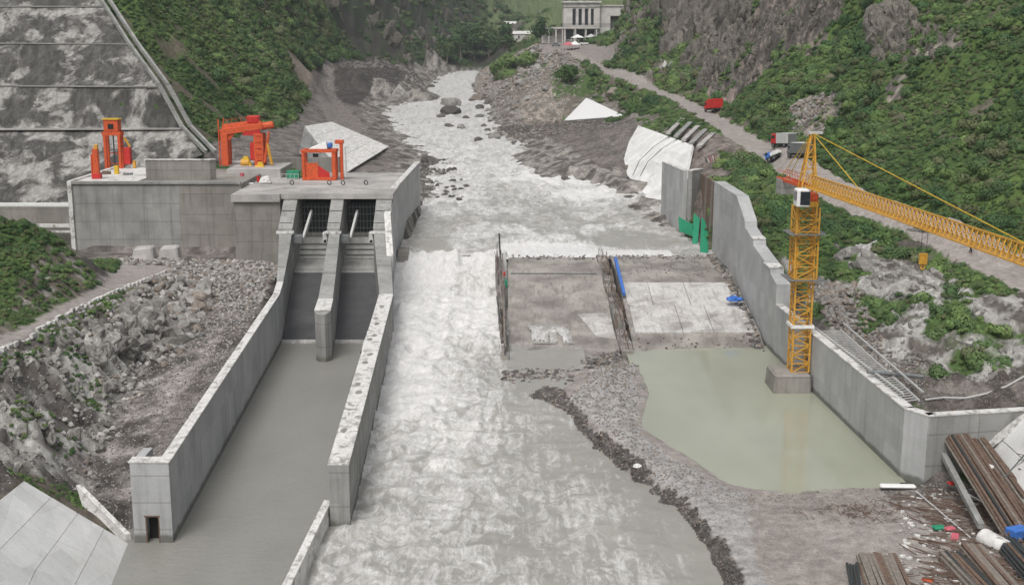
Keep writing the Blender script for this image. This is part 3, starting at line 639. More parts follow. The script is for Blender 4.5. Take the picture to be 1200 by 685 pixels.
def mat_water(name, murk, foam, rough=.25, sc=1.0, bs=.4):
    t = NT(name); at_ = t.n('ShaderNodeAttribute'); at_.attribute_name = 'foam'
    p = t.pos((1, .5, 1)); a = t.noise(p, .42 * sc, 8, .58, 1.1); b = t.noise(t.pos((1, .45, 1)), 1.7 * sc, 6, .6, .9)
    web = t.math('ABSOLUTE', t.math('SUBTRACT', t.noise(p, .42 * sc, 8, .62, 1.4), .5))      # thin threads of foam
    web = t.ramp(web, [(0, 1), (.035, .35), (.09, 0)])
    f = t.math('ADD', t.math('MULTIPLY', a, .62), t.math('MULTIPLY', b, .38))
    f = t.math('ADD', f, t.math('MULTIPLY', at_.outputs['Fac'], .29))
    f = t.math('ADD', f, t.math('MULTIPLY', t.ramp(at_.outputs['Fac'], [(.86, 0), (1, 1)]), .2))
    st = t.noise(t.pos((1.1, .13, 1)), 1.0, 7, .68, .7); f = t.math('ADD', f, t.math('MULTIPLY', t.math('SUBTRACT', st, .52), .55))
    f = t.math('ADD', f, t.math('MULTIPLY', web, t.math('MINIMUM', t.math('MULTIPLY', at_.outputs['Fac'], .6), .16)))
    k = t.math('MULTIPLY', t.ramp(f, [(.56, 0), (.68, .42), (.86, 1)]), t.math('MINIMUM', t.math('MULTIPLY', at_.outputs['Fac'], 9), 1))
    mk = t.mix(t.ramp(t.noise(p, .12, 4), [(.35, 0), (.65, 1)]), murk, tuple(q * 1.14 for q in murk))
    c = t.mix(k, mk, foam)
    c = t.mix(t.math('MULTIPLY', at_.outputs['Fac'], .75), c, t.ramp(b, [(.3, .7), (.7, 1.12)]), 'MULTIPLY')
    rp = t.noise(t.pos((.6, 1.5, 1), (0, 0, .12)), 1.3, 5, .6, 1.1)
    c = t.mix(t.math('MULTIPLY', at_.outputs['Fac'], .3), c, tuple(q * .9 for q in foam))
    t.bump(t.math('ADD', t.math('MULTIPLY', k, t.math('MULTIPLY', b, 1.6)), t.math('MULTIPLY', rp, .5)), bs, .3)
    return t.out(c, t.ramp(k, [(0, rough), (1, .8)]), .4)
MURK = (.275, .265, .24); FOAM = (.67, .665, .655)
M['river'] = mat_water('silty_white_water', MURK, FOAM, .35, 1, .38)
M['channel'] = mat_water('grey_channel_water', (.235, .23, .208), FOAM, .28, 1, .45)
M['pool'] = mat_water('still_green_water', (.3, .312, .245), FOAM, .07, 1, .03)
def z_low(X, Y):
    t = sstep(189.5, 199, Y); base = .9 * sstep(140, 184, Y) * sstep(2, -2, X) + 4.6 * t ** 1.3 * sstep(.5, -1, X)
    fo = foam_low(X, Y); wv = (fbm(X / 2.6, Y / 4.2, 4, 91, True, gain=.42) - .5) + .25 * (fbm(X / 1.0, Y / 1.3, 3, 95) - .5)
    big = fbm(X / 6 + .3 * fbm(X / 3, Y / 4, 3, 5), Y / 3.2, 3, 97, True) - .55
    return base + wv * (.12 + 1.3 * fo) + big * 1.3 * np.clip(fo * 1.3, 0, 1) - .05
def foam_low(X, Y):
    ax = -15.5 + (Y - 95) * -.03; u = X - ax                     # distance from the dividing wall
    core = sstep(20 - (150 - Y) * -.03, 6, u - .04 * (150 - Y) * 1.0)
    f = core * (.35 + .65 * sstep(80, 150, Y)); f = np.maximum(f, .95 * sstep(143, 165, Y) * sstep(0, -1, X))
    f *= .72 + .56 * fbm(X / 7, Y / 12, 4, 88)
    edge = sstep(13, 22, X + (150 - Y) * -.12)
    swirl = .22 * sstep(15, 4, X + (Y - 105) * .2) * sstep(150, 130, Y)
    return np.clip(np.maximum(f * (1 - .75 * edge), swirl * (.6 + .8 * fbm(X / 5, Y / 5, 3, 99))), .04, 1)
REp = [p[:2] for p in RE]
def keep_low(x, y):
    xr = np.interp(y, [p[1] for p in RE[::-1]], [p[0] for p in RE[::-1]]) + 1.6
    a = (x > -15.3 - .044 * (y - 95)) & (x < np.where(y > 136.6, 9.6, xr)) & (y < 158) & ((y < 152) | (x > -.9)); b = (x > -20) & (x < -.6) & (y >= 152) & (y < 199); c = (y < 96) & (x > -16.85 + (y - 60) * .032) & (x < xr)
    return a | b | c
sheet('river', -21, 34, 40, 199.4, .27, z_low, M['river'], keep_low, foam_low)
def foam_up(X, Y):
    f = .26 + .45 * sstep(225, 290, Y) ; f = f + .5 * sstep(.5, .62, fbm(X / 8, Y / 11, 4, 101))
    f = np.where(Y > 300, .55 + .25 * fbm(X / 10, Y / 16, 4, 105), f); f = f * (1 - .45 * np.exp(-((X + 4) / 8) ** 2 - ((Y - 262) / 28) ** 2)) * (1 - .45 * np.exp(-((X - 14) / 9) ** 2 - ((Y - 240) / 12) ** 2))
    f = np.maximum(f, 1.0 * sstep(206.5, 203.5, Y) * (X > -2.5) * sstep(15, 12, X)); f = np.maximum(f, 1.0 * sstep(202.5, 200.5, Y) * (X > -2) * (X < 27)); f = f * (1 - .6 * sstep(202.5, 205, Y) * sstep(226, 216, Y) * (X > 14)); f = np.maximum(f, 1.0 * np.exp(-((X - 3) / 5.5) ** 2 - ((Y - 208) / 4) ** 2)); f = np.maximum(f, .9 * sstep(200.3, 199, Y) * (X < 0))
    f = f * (1 - .97 * np.exp(-((X + 13.5) / 4.2) ** 2 - ((Y - 202.5) / 4) ** 2))
    return np.clip(f, 0, 1)
def z_up(X, Y):
    wv = (fbm(X / 3.4 + .5 * fbm(X / 6, Y / 6, 3, 8), Y / 5.5, 5, 111, True) - .5) + .5 * (fbm(X / 1.4, Y / 1.6, 4, 115) - .5)
    z = zriver(Y) + wv * (.4 + 1.5 * foam_up(X, Y)) * (.6 + .4 * sstep(200, 300, Y))
    z += 1.1 * np.exp(-((Y - 208) / 4.5) ** 2) * sstep(-4, 1, X) * sstep(16, 10, X)     # standing wave
    z += .8 * np.exp(-((Y - 205) / 3.5) ** 2) * sstep(-6, -10, X)
    k_ = sstep(-3, -.8, X) * sstep(206, 199, Y); z = z * (1 - k_) + np.minimum(z, 5.6) * k_
    return z - .6 * sstep(201, 198, Y) * (X < 0) - .35 * sstep(199, 195.6, Y) * (X >= 0)
yu = np.array(list(np.arange(195.4, 300, .4)) + grow(300, 940, .5, 1.02, 3))
sheet('upper_river', -92, 48, 0, yu, .5, z_up, M['river'], lambda x, y: ((x > -19.0) | (y > 243)) & (x > -95) & ((y > 198.6) | ((x > -.8) & (y > 196.8 - 2.2 * fbm(x / 2.5, y / 50, 4, 5)))), foam_up)
sheet('channel_water', -40, -14, 40, 162, .5, lambda X, Y: 0 * X, M['channel'], lambda x, y: (x < np.where(y < 96, -16.7 + (y - 60) * .032, -14.9 - .044 * (y - 95))), lambda X, Y: 0 * X + .5 * (sstep(158.2, 159.5, Y)))
PCX = [p[:2] for p in Z((735, 412, 0), (735, 510, 0), (780, 535, 0), (860, 590, 0), (1065, 585, 0), (1050, 540, 0), (900, 405, 0))]
sheet('pool', 12, 40, 98, 160, .6, lambda X, Y: 0 * X + .06, M['pool'], lambda x, y: inpoly(x, y, PCX), lambda X, Y: 0 * X)
# ------------------------------------------------------------------ concrete structures
def poly_wall(name, path, thick, z0, ztop, m, parent, capm=None, side=-1, seclen=11, cap=.14, gap=.03):
    """wall along a path (channel face), cut into sections at the pour joints"""
    pts = [Vector((p[0], p[1], 0)) for p in path]; tops = ztop if isinstance(ztop, list) else [ztop] * len(pts)
    for i in range(len(pts) - 1):
        a, b = pts[i], pts[i + 1]; L = (b - a).length; n = max(1, round(L / seclen)); d = (b - a) / L
        nrm = Vector((d.y, -d.x, 0)) * (-side) * thick * -1
        for k in range(n):
            s0 = L * k / n + (gap / 2 if k else 0); s1 = L * (k + 1) / n - (gap / 2 if k < n - 1 else 0)
            p, q = a + d * s0, a + d * s1; zt0 = tops[i] + (tops[i + 1] - tops[i]) * s0 / L; zt1 = tops[i] + (tops[i + 1] - tops[i]) * s1 / L
            mb = MB(); pl = [p, q, q + nrm, p + nrm]
            mb.prism([(v.x, v.y) for v in pl], z0, [zt0, zt1, zt1, zt0]); mb.build(name, m, parent)
            if capm:
                o = nrm.normalized() * .05; mb = MB(); pl = [p - o, q - o, q + nrm + o, p + nrm + o]
                mb.prism([(v.x, v.y) for v in pl], [zt0 + .004, zt1 + .004, zt1 + .004, zt0 + .004], [zt0 + cap, zt1 + cap, zt1 + cap, zt0 + cap]); mb.build('coping', capm, parent)

# left wall of the channel with its boxed end and doorway
t = thing('channel_wall', (-28, 93, 0), 'long straight grey concrete wall on the left side of the channel, with a doorway in its near end', 'wall')
poly_wall('wall_section', [(-27.75, 93.4), (-31.3, 158.4), (-32.4, 167)], .8, -1.6, 6.8, M['conc_new'], t, M['conc_cap'], side=-1)
e = MB(); e.prism([(-30.85, 92.2), (-29.85, 92.2), (-29.85, 93.3), (-30.85, 93.3)], -1.5, 6.85)
e.prism([(-28.75, 92.2), (-27.7, 92.2), (-27.72, 93.36), (-28.75, 93.3)], -1.5, 6.85)
e.prism([(-29.85, 92.2), (-28.75, 92.2), (-28.75, 93.3), (-29.85, 93.3)], 2.25, 6.85)
e.prism([(-29.85, 92.2), (-28.75, 92.2), (-28.75, 93.3), (-29.85, 93.3)], -1.5, -.02); e.build('end_wall', M['conc_lift'], t)
d = MB(); d.box((-29.3, 93.2, 1.1), (1.1, .15, 2.3)); d.build('doorway_shade', M['void'], t)  # near-black sheet paints the shade inside the doorway, no leaf
d = MB()
for x in (-29.82, -28.78): d.box((x, 92.22, 1.1), (.1, .1, 2.3))
d.box((-29.3, 92.22, 2.3), (1.3, .12, .12)); d.build('door_frame', M['rust'], t)
e = MB(); e.prism([(-30.85, 93.31), (-30.1, 93.31), (-30.1, 96), (-30.85, 96)], -1, 6.83); e.build('return_wall', M['conc_new'], t)
e = MB(); e.box((-29.28, 92.75, 6.93), (3.3, 1.2, .14)); e.build('coping', M['conc_cap'], t)

# dividing wall between channel and river
t = thing('dividing_wall', (-14.5, 95, 0), 'long concrete wall with pale patched top between the calm channel and the white river', 'wall')
LF = [(-15.3, 95.1), (-18.5, 164.4), (-19.75, 177)]; RF = [(-13.6, 95.1), (-16.6, 164.4), (-17.6, 177)]
def lerp(a, b, t_): return tuple(a[i] + (b[i] - a[i]) * t_ for i in range(len(a)))
for k in range(6):
    a0, a1 = lerp(LF[0], LF[1], k / 6 + .0004), lerp(LF[0], LF[1], (k + 1) / 6 - .0004); b0, b1 = lerp(RF[0], RF[1], k / 6 + .0004), lerp(RF[0], RF[1], (k + 1) / 6 - .0004)
    m_ = MB(); m_.prism([a0, b0, b1, a1], -1.8, 5.6); m_.build('wall_section', M['conc'], t)
    o = .04; m_ = MB(); m_.prism([(a0[0] - o, a0[1]), (b0[0] + o, b0[1]), (b1[0] + o, b1[1]), (a1[0] - o, a1[1])], 5.604, 5.72); m_.build('coping', M['conc_cap'], t)
for y_, dx in ((104, .5), (116, .9), (119, .6), (127.5, .7), (131, 1.0), (138, .5), (140, .9), (146, .8), (149, .5), (156, .8)):
    f = (y_ - 95.1) / 69.3; x_ = LF[0][0] + (LF[1][0] - LF[0][0]) * f + dx
    m_ = MB(); r_ = random.Random(int(y_ * 9)); pts = [(x_ + .4 * r_.uniform(.6, 1) * math.cos(q), y_ + .8 * r_.uniform(.6, 1.1) * math.sin(q)) for q in [k * math.pi / 5 for k in range(10)]]
    m_.prism(pts, 5.724, 5.74); m_.build('puddle', M['conc_dark'], t)
m_ = MB(); m_.prism([(-17.1, 60), (-16.5, 60), (-15.35, 96.5), (-15.95, 96.5)], -1.8, 1.9); m_.prism([(-17.12, 59.9), (-16.48, 59.9), (-15.33, 96.5), (-15.97, 96.5)], 1.904, 2.0)
tag(m_.build('low_training_wall', M['conc_cap']), 'low narrow pale wall stepping down beyond the near end of the dividing wall', 'wall')

# gate structure
g = thing('gate_structure', (-28, 192, 5), 'concrete intake with two dark gate bays, stepped piers and a deck on top', 'gate structure')
def pier(x0, x1, xn0, xn1, prof, m=M['conc']):                # prof: (y, z) along the top from near to far
    mb = MB(); y0, y1 = prof[0][0], prof[-1][0]
    for (ya, za), (yb, zb) in zip(prof[:-1], prof[1:]):
        fa, fb = (ya - y0) / (y1 - y0), (yb - y0) / (y1 - y0)
        P = lambda f: (xn0 + (x0 - xn0) * f, xn1 + (x1 - xn1) * f)
        (a0, a1), (b0, b1) = P(fa), P(fb)
        if yb - ya < .02: continue
        mb.prism([(a0, ya), (a1, ya), (b1, yb), (b0, yb)], -1.8, [za, za, zb, zb])
    mb.build('pier', m, g); return
pier(-36.4, -34.4, -33.3, -32.4, [(167, 6.8), (178, 8.9), (186, 10.9)])
pier(-28.6, -26.9, -25.2, -23.2, [(149.9, 6.5), (157, 6.5), (168, 7.9), (186, 10.9)])
pier(-21.6, -19.2, -18.5, -16.6, [(164.45, 5.6), (167, 6.2), (178, 8.9), (186, 10.9)])
nb_ = MB(); nb_.prism([(-25.2, 149.88), (-24.6, 149.0), (-23.8, 149.0), (-23.2, 149.88)], -1.8, [6.4, 6.2, 6.2, 6.4]); nb_.build('pier_nose', M['conc'], g)
wc = MB(); wc.prism([(-25.25, 149.9), (-23.15, 149.9), (-23.85, 157), (-25.85, 157)], 6.504, 6.62); wc.build('coping', M['conc_cap'], g)
for x0, x1 in ((-36.5, -34.3), (-28.9, -26.9), (-21.7, -19.2)):
    m_ = MB(); m_.profile([(186.02, -1.8), (200, -1.8), (200, 15.55), (191.5, 15.55), (186.02, 11.6)], x0, x1); m_.build('pier', M['conc'], g)
    m_ = MB(); m_.box(((x0 + x1) / 2, 185.9, 11.0), (x1 - x0 + .5, .9, .35)); m_.build('ledge', M['conc_cap'], g)
    for q in (0, 2):
        m_ = MB(); m_.box(((x0 + x1) / 2, 187 + q * 1.1, 12.36 + q * .8), (x1 - x0 - .2, .07, .06)); m_.build('rung', M['darksteel'], g)
m_ = MB(); m_.prism([(-36.9, 191.2), (-19.0, 191.2), (-19.0, 201), (-36.9, 201)], 15.56, 16.4); m_.build('deck', M['conc_deck'], g)
m_ = MB(); m_.prism([(-36.9, 201.02), (-19.9, 201.02), (-19.9, 223), (-36.9, 223)], 12, 16.39); m_.build('deck', M['conc_deck'], g)
for bi, (x0, x1) in enumerate(((-34.3, -28.9), (-26.9, -21.7))):
    xa, xb, xc, xd = ((-33.4, -24.4, -27.2, -35.0), (-24.35, -17.6, -20.2, -27.15))[bi]; m_ = MB(); m_.hexa([(xa, 158.2, -1.8), (xb, 158.2, -1.8), (xc, 186, -1.8), (xd, 186, -1.8), (xa, 158.2, -.5), (xb, 158.2, -.5), (xc, 186, 4.6), (xd, 186, 4.6)]); m_.build('chute_floor', M['conc_wet'], g)
    m_ = MB(); m_.profile([(186, 4.62), (190, 6.0), (190, 4), (186, 4)], x0, x1); m_.build('sill_slab', M['conc'], g)
    m_ = MB(); m_.profile([(190.02, 4), (190.02, 6.2), (193, 9.0), (196, 9.0), (196, 4)], x0, x1); m_.build('gate_leaf', M['conc'], g)
    for q in range(3):
        m_ = MB(); m_.box(((x0 + x1) / 2, 190.35 + q * .8, 6.7 + q * .76), (x1 - x0 - .3, .15, .12)); m_.build('seal_bar', M['steel'], g)
    m_ = MB(); m_.box(((x0 + x1) / 2, 199.5, 12), (x1 - x0, .2, 7.2)); m_.build('bay_back', M['void'], g)  # near-black panel, the shade deep in the bay put into its colour
    m_ = MB(); m_.box(((x0 + x1) / 2, 195.2, 9.35), (x1 - x0, .4, .5)); m_.build('grille_sill', M['conc'], g)
    for q in range(9):
        m_ = MB(); m_.box((x0 + .35 + (x1 - x0 - .7) * q / 8, 195.4 + .0, 11.9), (.1, .18, 4.6)); m_.build('grille_bar', M['steel'], g)
    for q in range(4):
        m_ = MB(); m_.box(((x0 + x1) / 2, 195.15, 10.3 + q * 1.15), (x1 - x0 - .2, .18, .14)); m_.build('grille_rail', M['steel'], g)
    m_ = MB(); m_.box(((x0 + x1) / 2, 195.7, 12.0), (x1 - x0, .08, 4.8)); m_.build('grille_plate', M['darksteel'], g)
    m_ = MB(); m_.box((x0 + .75, 186.5, 9.9), (1.5, 1.3, 1.3)); m_.build('trunnion_box', M['steel'], g, bevel=.05)
    m_ = MB(); m_.beam((x0 + 1.55, 186.3, 9.8), (x0 + 1.9, 193.2, 13.2), .35, .8); m_.build('radial_arm', M['rail'], g)
    m_ = MB(); m_.box((x1 - .35, 186.6, 10.2), (.7, 1.4, 1.6)); m_.build('trunnion_box', M['conc_cap'], g, bevel=.05)
    m_ = MB(); m_.box((x1 - .35, 185.86, 9.6), (.4, .1, .4)); m_.build('painted_hole', M['void'], g)  # near-black plate painting the dark of a hole under the box
for px in (342, 386, 402, 429):
    c = at(px, 217, 16.4); m_ = MB(); m_.ring((c[0], c[1], 16.85), (.5, 1, .1), .3, .42, .12, 14); r_ = m_.build('guide_wheel', M['darksteel'], g)
rl = MB()
for q in range(13):
    x_ = -36.5 + q * 1.42; rl.bar((x_, 191.5, 16.4), (x_, 191.5, 17.4), .03)
for z_ in (16.9, 17.4): rl.bar((-36.5, 191.5, z_), (-19.4, 191.5, z_), .03)
rl.build('railing', M['rail'], g)
# upstream guide wall
t = thing('guide_wall', (-20, 192, 5), 'tall pale concrete wing wall curving upstream from the gates along the river', 'wall')
gp = [(-18.0, 177), (-19.19, 188), (-19.15, 200), (-19.0, 215), (-18.8, 230), (-18.6, 243)]; gz = [8.8, 13.5, 16.4, 16.4, 16.4, 16.4]
gp[0] = (-17.75, 177.02)
poly_wall('wall_section', gp, .9, 2, gz, M['conc_new'], t, M['conc_cap'], side=-1, seclen=14)
m_ = MB(); m_.prism([(-18.9, 196), (-17.2, 196), (-17.2, 199.6), (-18.9, 199.6)], 0, 6.4)
tag(m_.build('weir_end_block', M['conc_dark'], bevel=.08), 'small dark block in the water where the weir meets the guide wall', 'block')
# pier block and abutment on the left
t = thing('bridge_pier_block', (-40.7, 191, 5), 'square light brown concrete block left of the gate bays, with an overhanging cap slab', 'concrete block')
m_ = MB(); m_.prism([(-44.4, 190.8), (-37.0, 190.8), (-37.0, 201), (-44.4, 201)], 3.5, 15.2); m_.build('shaft', M['conc_dark'], t)
m_ = MB(); m_.prism([(-44.7, 190.3), (-36.95, 190.3), (-36.95, 215), (-44.7, 215)], 15.2, 16.38); m_.build('cap_slab', M['conc_deck'], t)
t = thing('abutment', (-59, 198, 5), 'wide stained concrete abutment wall under the leftmost orange hoist', 'abutment')
xs_ = [-72.6, -66, -60.5, -55, -49.6, -44.75]
for a, b in zip(xs_[:-1], xs_[1:]):
    m_ = MB(); m_.prism([(a + .015, 198), (b - .015, 198), (b - .015, 222), (a + .015, 222)], 3.5, 17.2); m_.build('wall_section', M['conc'] if a < -60 else M['conc_dark'], t)
m_ = MB(); m_.prism([(-72.7, 197.7), (-44.8, 197.7), (-44.8, 198.6), (-72.7, 198.6)], 17.204, 17.6); m_.build('front_kerb', M['conc'], t)
m_ = MB(); m_.prism([(-72.7, 198.65), (-62.3, 198.65), (-62.3, 222), (-72.7, 222)], 17.204, 17.45); m_.build('deck', M['conc_cap'], t)
m_ = MB(); m_.prism([(-61.8, 203), (-51.0, 203), (-50.2, 204), (-61.8, 204)], 17.2, [20.6, 20.6, 20.4, 20.6]); m_.build('back_wall', M['conc_dark'], t)
m_ = MB(); m_.prism([(-61.9, 202.9), (-50.9, 202.9), (-50.1, 204.1), (-61.9, 204.1)], 20.604, 20.75); m_.build('coping', M['conc_cap'], t)
m_ = MB(); m_.prism([(-73.3, 197.6), (-72.62, 197.6), (-72.62, 222), (-73.3, 222)], 5, 17.7); m_.build('side_edge', M['conc_cap'], t)
m_ = MB(); m_.prism([(-50.8, 214), (-41.2, 214), (-41.2, 226), (-50.8, 226)], 14, 18.0)
tag(m_.build('hoist_plinth', M['conc_deck'], bevel=.05), 'raised pale concrete platform under the large orange gantry', 'platform')
m_ = MB(); m_.prism([(-51.2, 227), (-33, 230), (-33, 231), (-51.2, 228)], 12, 18.6)
tag(m_.build('rear_wall', M['conc_dark']), 'plain grey wall behind the deck, between the big gantry and the hoist frame', 'wall')
t = thing('side_retaining_wall', (-88, 204, 7), 'grey retaining wall with a thick white top at the left edge, behind the green knoll', 'wall')
poly_wall('wall_section', [(-73.4, 204), (-120, 205)], 1.2, 5, 12.6, M['conc_dark'], t, M['white'], side=1, seclen=8, cap=.5)
m_ = MB(); m_.box((-79, 202.4, 9.6), (8, .8, .5)); m_.build('ledge', M['conc_cap'], t); m_ = MB(); m_.box((-79, 202.6, 8.6), (8, 1.2, .3)); m_.build('ledge', M['conc_cap'], t)
# loose mass blocks
for i, (px, py, wd, hh, lb) in enumerate(((167, 311, 3.9, 2.9, 'left of two rough cream concrete blocks below the abutment'), (197, 309, 3.6, 2.7, 'right of two rough cream concrete blocks below the abutment'))):
    c = at(px, py, 5.8); m_ = MB(); x, y = c[0], c[1] + 1.2
    m_.hexa([(x - wd / 2, y - 1.4, 5.2), (x + wd / 2, y - 1.4, 5.2), (x + wd / 2, y + 1.6, 5.2), (x - wd / 2, y + 1.6, 5.2), (x - wd * .36, y - .9, 5.8 + hh * .9), (x + wd * .4, y - 1, 5.8 + hh), (x + wd * .38, y + 1.2, 5.8 + hh), (x - wd * .4, y + 1.2, 5.8 + hh * .95)])
    o = rooted(m_, 'concrete_block', M['conc_deck'], (x, y, 5.8), lb, 'concrete block', 'cream concrete blocks', bevel=.25)

# right side: pool wall, stepped wall, return wall
t = thing('pool_wall', (36, 110, 0), 'smooth grey concrete wall along the right side of the green pool, folding outward at its near corner', 'wall')
poly_wall('wall_section', [(34.25, 152.5), (36.45, 107.2), (37.9, 104.9)], .9, -1.6, 6.7, M['conc_new'], t, M['conc_cap'], side=-1)
poly_wall('wall_section', [(37.92, 104.9), (53, 107.6)], .8, -.5, 6.7, M['conc'], t, M['conc_cap'], side=-1, seclen=5.2)
t = thing('stepped_wall', (34.5, 175, 0), 'high massive concrete wall with stepped top running up beside the weir on the right', 'wall')
pf = [(152.6, 9.4), (156.4, 10.1), (156.6, 10.7), (161.9, 11.3), (162, 11.3), (167.7, 12.0), (167.9, 12.7), (173.9, 13.6), (174.1, 14.5), (180.9, 17.4), (181, 17.4), (190.4, 17.4), (190.5, 17.4), (200, 17.4)]
cuts = [152.6, 162, 171, 181, 190.5, 200]
def ztop(y):
    return float(np.interp(y, [p[0] for p in pf], [p[1] for p in pf]))
for a, b in zip(cuts[:-1], cuts[1:]):
    ys = sorted({a, b} | {p[0] for p in pf if a < p[0] < b}); f = lambda y: 34.25 - (y - 152.6) * .0115
    mb = MB()
    for q, (ya, yb) in enumerate(zip(ys[:-1], ys[1:])):
        e0 = .012 if ya == a else 0; e1 = .012 if yb == b else 0
        za, zb = ztop(ya + 1e-3), ztop(yb - 1e-3)
        mb.prism([(f(ya), ya + e0), (f(ya) + 1.8, ya + e0), (f(yb) + 1.8, yb - e1), (f(yb), yb - e1)], -1.5, [za, za, zb, zb])
    mb.build('wall_section', M['conc_new'], t)
for ya, yb, z_ in ((156.6, 160.2, 10.9), (168.0, 170, 12.9)):
    m_ = MB(); m_.box((34.95, (ya + yb) / 2, z_), (1.9, yb - ya, .2)); m_.build('ledge', M['conc_cap'], t)
t = thing('upstream_wall', (31, 222, 5), 'short free standing pale concrete wall at the far right end of the weir, beside the white slope lining', 'wall')
poly_wall('wall_section', [(29.9, 233), (31.7, 217)], .9, 3.5, 17.4, M['conc_new'], t, M['conc_cap'], side=1, seclen=6)
poly_wall('wall_section', [(31.75, 216.9), (34.2, 220)], .9, 3.5, 17.4, M['conc'], t, M['conc_cap'], side=1, seclen=6)

# apron of the weir
t = thing('weir_apron', (16, 175, 0), 'half finished concrete weir apron with pale joined slabs right of the river', 'weir')
m_ = MB(); m_.profile([(197.5, -1.8), (197.5, 5.0), (195.5, 5.35), (188, 4.9), (178, 3.2), (166, .75), (157, .12), (151.5, -.4), (151.5, -1.8)], -.6, 14.3); m_.build('muddy_apron', M['mud'], t)
m_ = MB(); m_.profile([(198.5, -1.8), (198.5, 4.9), (196, 5.45), (184, 5.1), (178.6, 4.72), (178.5, 4.4), (159.6, 1.1), (159.5, 1.0), (155.2, -.2), (155, -1.8)], 16.2, 33.9); m_.build('apron_base', M['mud'], t)
xg = [[16.7, 20.4, 25.8, 33.0], [16.8, 23.4, 27.6, 33.2]]; rowy = [(178.3, 169.35), (169.28, 159.8)]
zz = lambda y: 4.4 + (178.5 - y) * (-3.3 / 18.9)
for xr_, (ya, yb) in zip(xg, rowy):
    for a, b in zip(xr_[:-1], xr_[1:]):
        m_ = MB(); m_.hexa([(a + .035, yb, zz(yb) - .05), (b - .035, yb, zz(yb) - .05), (b - .035, ya, zz(ya) - .05), (a + .035, ya, zz(ya) - .05), (a + .035, yb, zz(yb) + .22), (b - .035, yb, zz(yb) + .22), (b - .035, ya, zz(ya) + .22), (a + .035, ya, zz(ya) + .22)])
        m_.build('slab', M['slab'], t, bevel=.03)
m_ = MB(); zz2 = lambda y: .75 + (y - 166) * .2042
m_.hexa([(11.6, 161, -.1), (14.2, 160, -.1), (14.2, 170, 1.3), (9.5, 169.5, 1.1), (11.6, 161, .42), (14.2, 160, .42), (14.2, 170, 1.75), (9.5, 169.5, 1.66)]); m_.build('slab', M['slab'], t)
m_ = MB(); m_.box((6.5, 185.5, 4.62), (13.5, .25, .12)); m_.build('joint_strip', M['conc'], t)
# sheets of shallow water on the muddy apron: small fall in the middle
zr_ = lambda y: np.interp(y, [151.5, 157, 166, 178, 188, 195.5], [-.4, .12, .75, 3.2, 4.9, 5.35])
def z_seep(X, Y): return zr_(Y) + .07 + .05 * fbm(X * 1.5, Y, 4, 9)
sheet('apron_seepage', 2.2, 9.2, 157.5, 166, .25, z_seep, M['river'], lambda x, y: (np.abs(x - 5.6 + .15 * (y - 160)) < 2.2 + fbm(x / 1, y / 2, 3, 8)) & (fbm(x / .5, y / 5, 3, 18) > .42 - .02 * (y - 158)) , lambda X, Y: .5 * sstep(157, 160, Y) * sstep(167, 163, Y))
# slope linings
def lining(name, P, m, label, nu=6, nv=5, th=.35, lift=.12, wob=.0, cat='slope lining'):
    """P: four corners (a, b, c, d); slab panels laid on the bank"""
    t = thing(name, P[0], label, cat); P = [Vector(p) for p in P]
    Q = lambda u, v: (P[0] * (1 - u) + P[1] * u) * (1 - v) + (P[3] * (1 - u) + P[2] * u) * v + Vector((0, 0, lift))
    N = (P[1] - P[0]).cross(P[3] - P[0]).normalized(); N = N if N.z > 0 else -N
    gu = .012; gv_ = .012
    for i in range(nu):
        for j in range(nv):
            c = [Q((i + a * (1 - gu) + (1 - a) * gu) / nu, (j + b * (1 - gv_) + (1 - b) * gv_) / nv) for a, b in ((0, 0), (1, 0), (1, 1), (0, 1))]
            mb = MB(); mb.hexa([q - N * th for q in c] + c); mb.build('lining_panel', m, t)
    return t
L1 = [(0, 0)]
_ = lining('upstream_lining', [at(*q) for q in ((357, 148, 18), (389, 143, 17), (456, 172, 12), (401, 206, 10))], M['conc_cap'], 'pale paved bank behind the smallest orange frame, left shore of the upper river', 3, 4)
t = thing('bank_lining', tuple(PL[3]), 'large white concrete bank lining curving down to the river right of the weir', 'slope lining')
for i in range(6):
    for j in range(2):
        c = [PL[i].lerp(PR[i], j / 2 + .001), PL[i].lerp(PR[i], (j + 1) / 2 - .001), PL[i + 1].lerp(PR[i + 1], (j + 1) / 2 - .001), PL[i + 1].lerp(PR[i + 1], j / 2 + .001)]
        c[2] = c[2].lerp(c[1], .003); c[3] = c[3].lerp(c[0], .003)
        mb = MB(); mb.hexa([q - Vector((-.3, .3, .5)) for q in c] + c); mb.build('lining_panel', M['lining'], t)
for u_ in (0, .14):
    mb = MB(); mb.tube([PL[i].lerp(PR[i], .62 + u_ - i * .17) + Vector((-.05, -.05, .05)) for i in range(4)], .1); mb.build('dark_stripe', M['conc_dark'], t)  # dark diagonal stripes across the lining, drawn as thin tubes
_ = lining('upstream_lining', [at(*q) for q in ((357, 149, 17.9), (402.6, 205.5, 10.1), (386, 214, 10.4), (351, 178, 16))], M['conc'], 'steeper grey lower face of the paved bank behind the smallest orange frame', 4, 1)
lining('bank_lining', [at(*q) for q in ((687, 115, 20.5), (688.5, 115.6, 20.4), (734, 136.5, 17.5), (660, 142, 13.6))], M['white'], 'white triangular concrete bank patch above the gravel, below the road', 1, 1)
lining('near_lining', [at(*q) for q in ((1196, 486, 6.6), (1150, 545, 1.6), (1206, 606, 1.5), (1330, 590, 6.5))], M['lining'], 'white lined slope in the lower right corner behind the piled pipes', 2, 3)
m_ = MB(); m_.beam(at(1128, 546, 1.2), at(1206, 484, 7), .7, .6); o = tag(m_.build('edge_beam', M['conc_cap'], bevel=.04), 'pale concrete beam rising along the edge of the near right slope lining', 'beam')
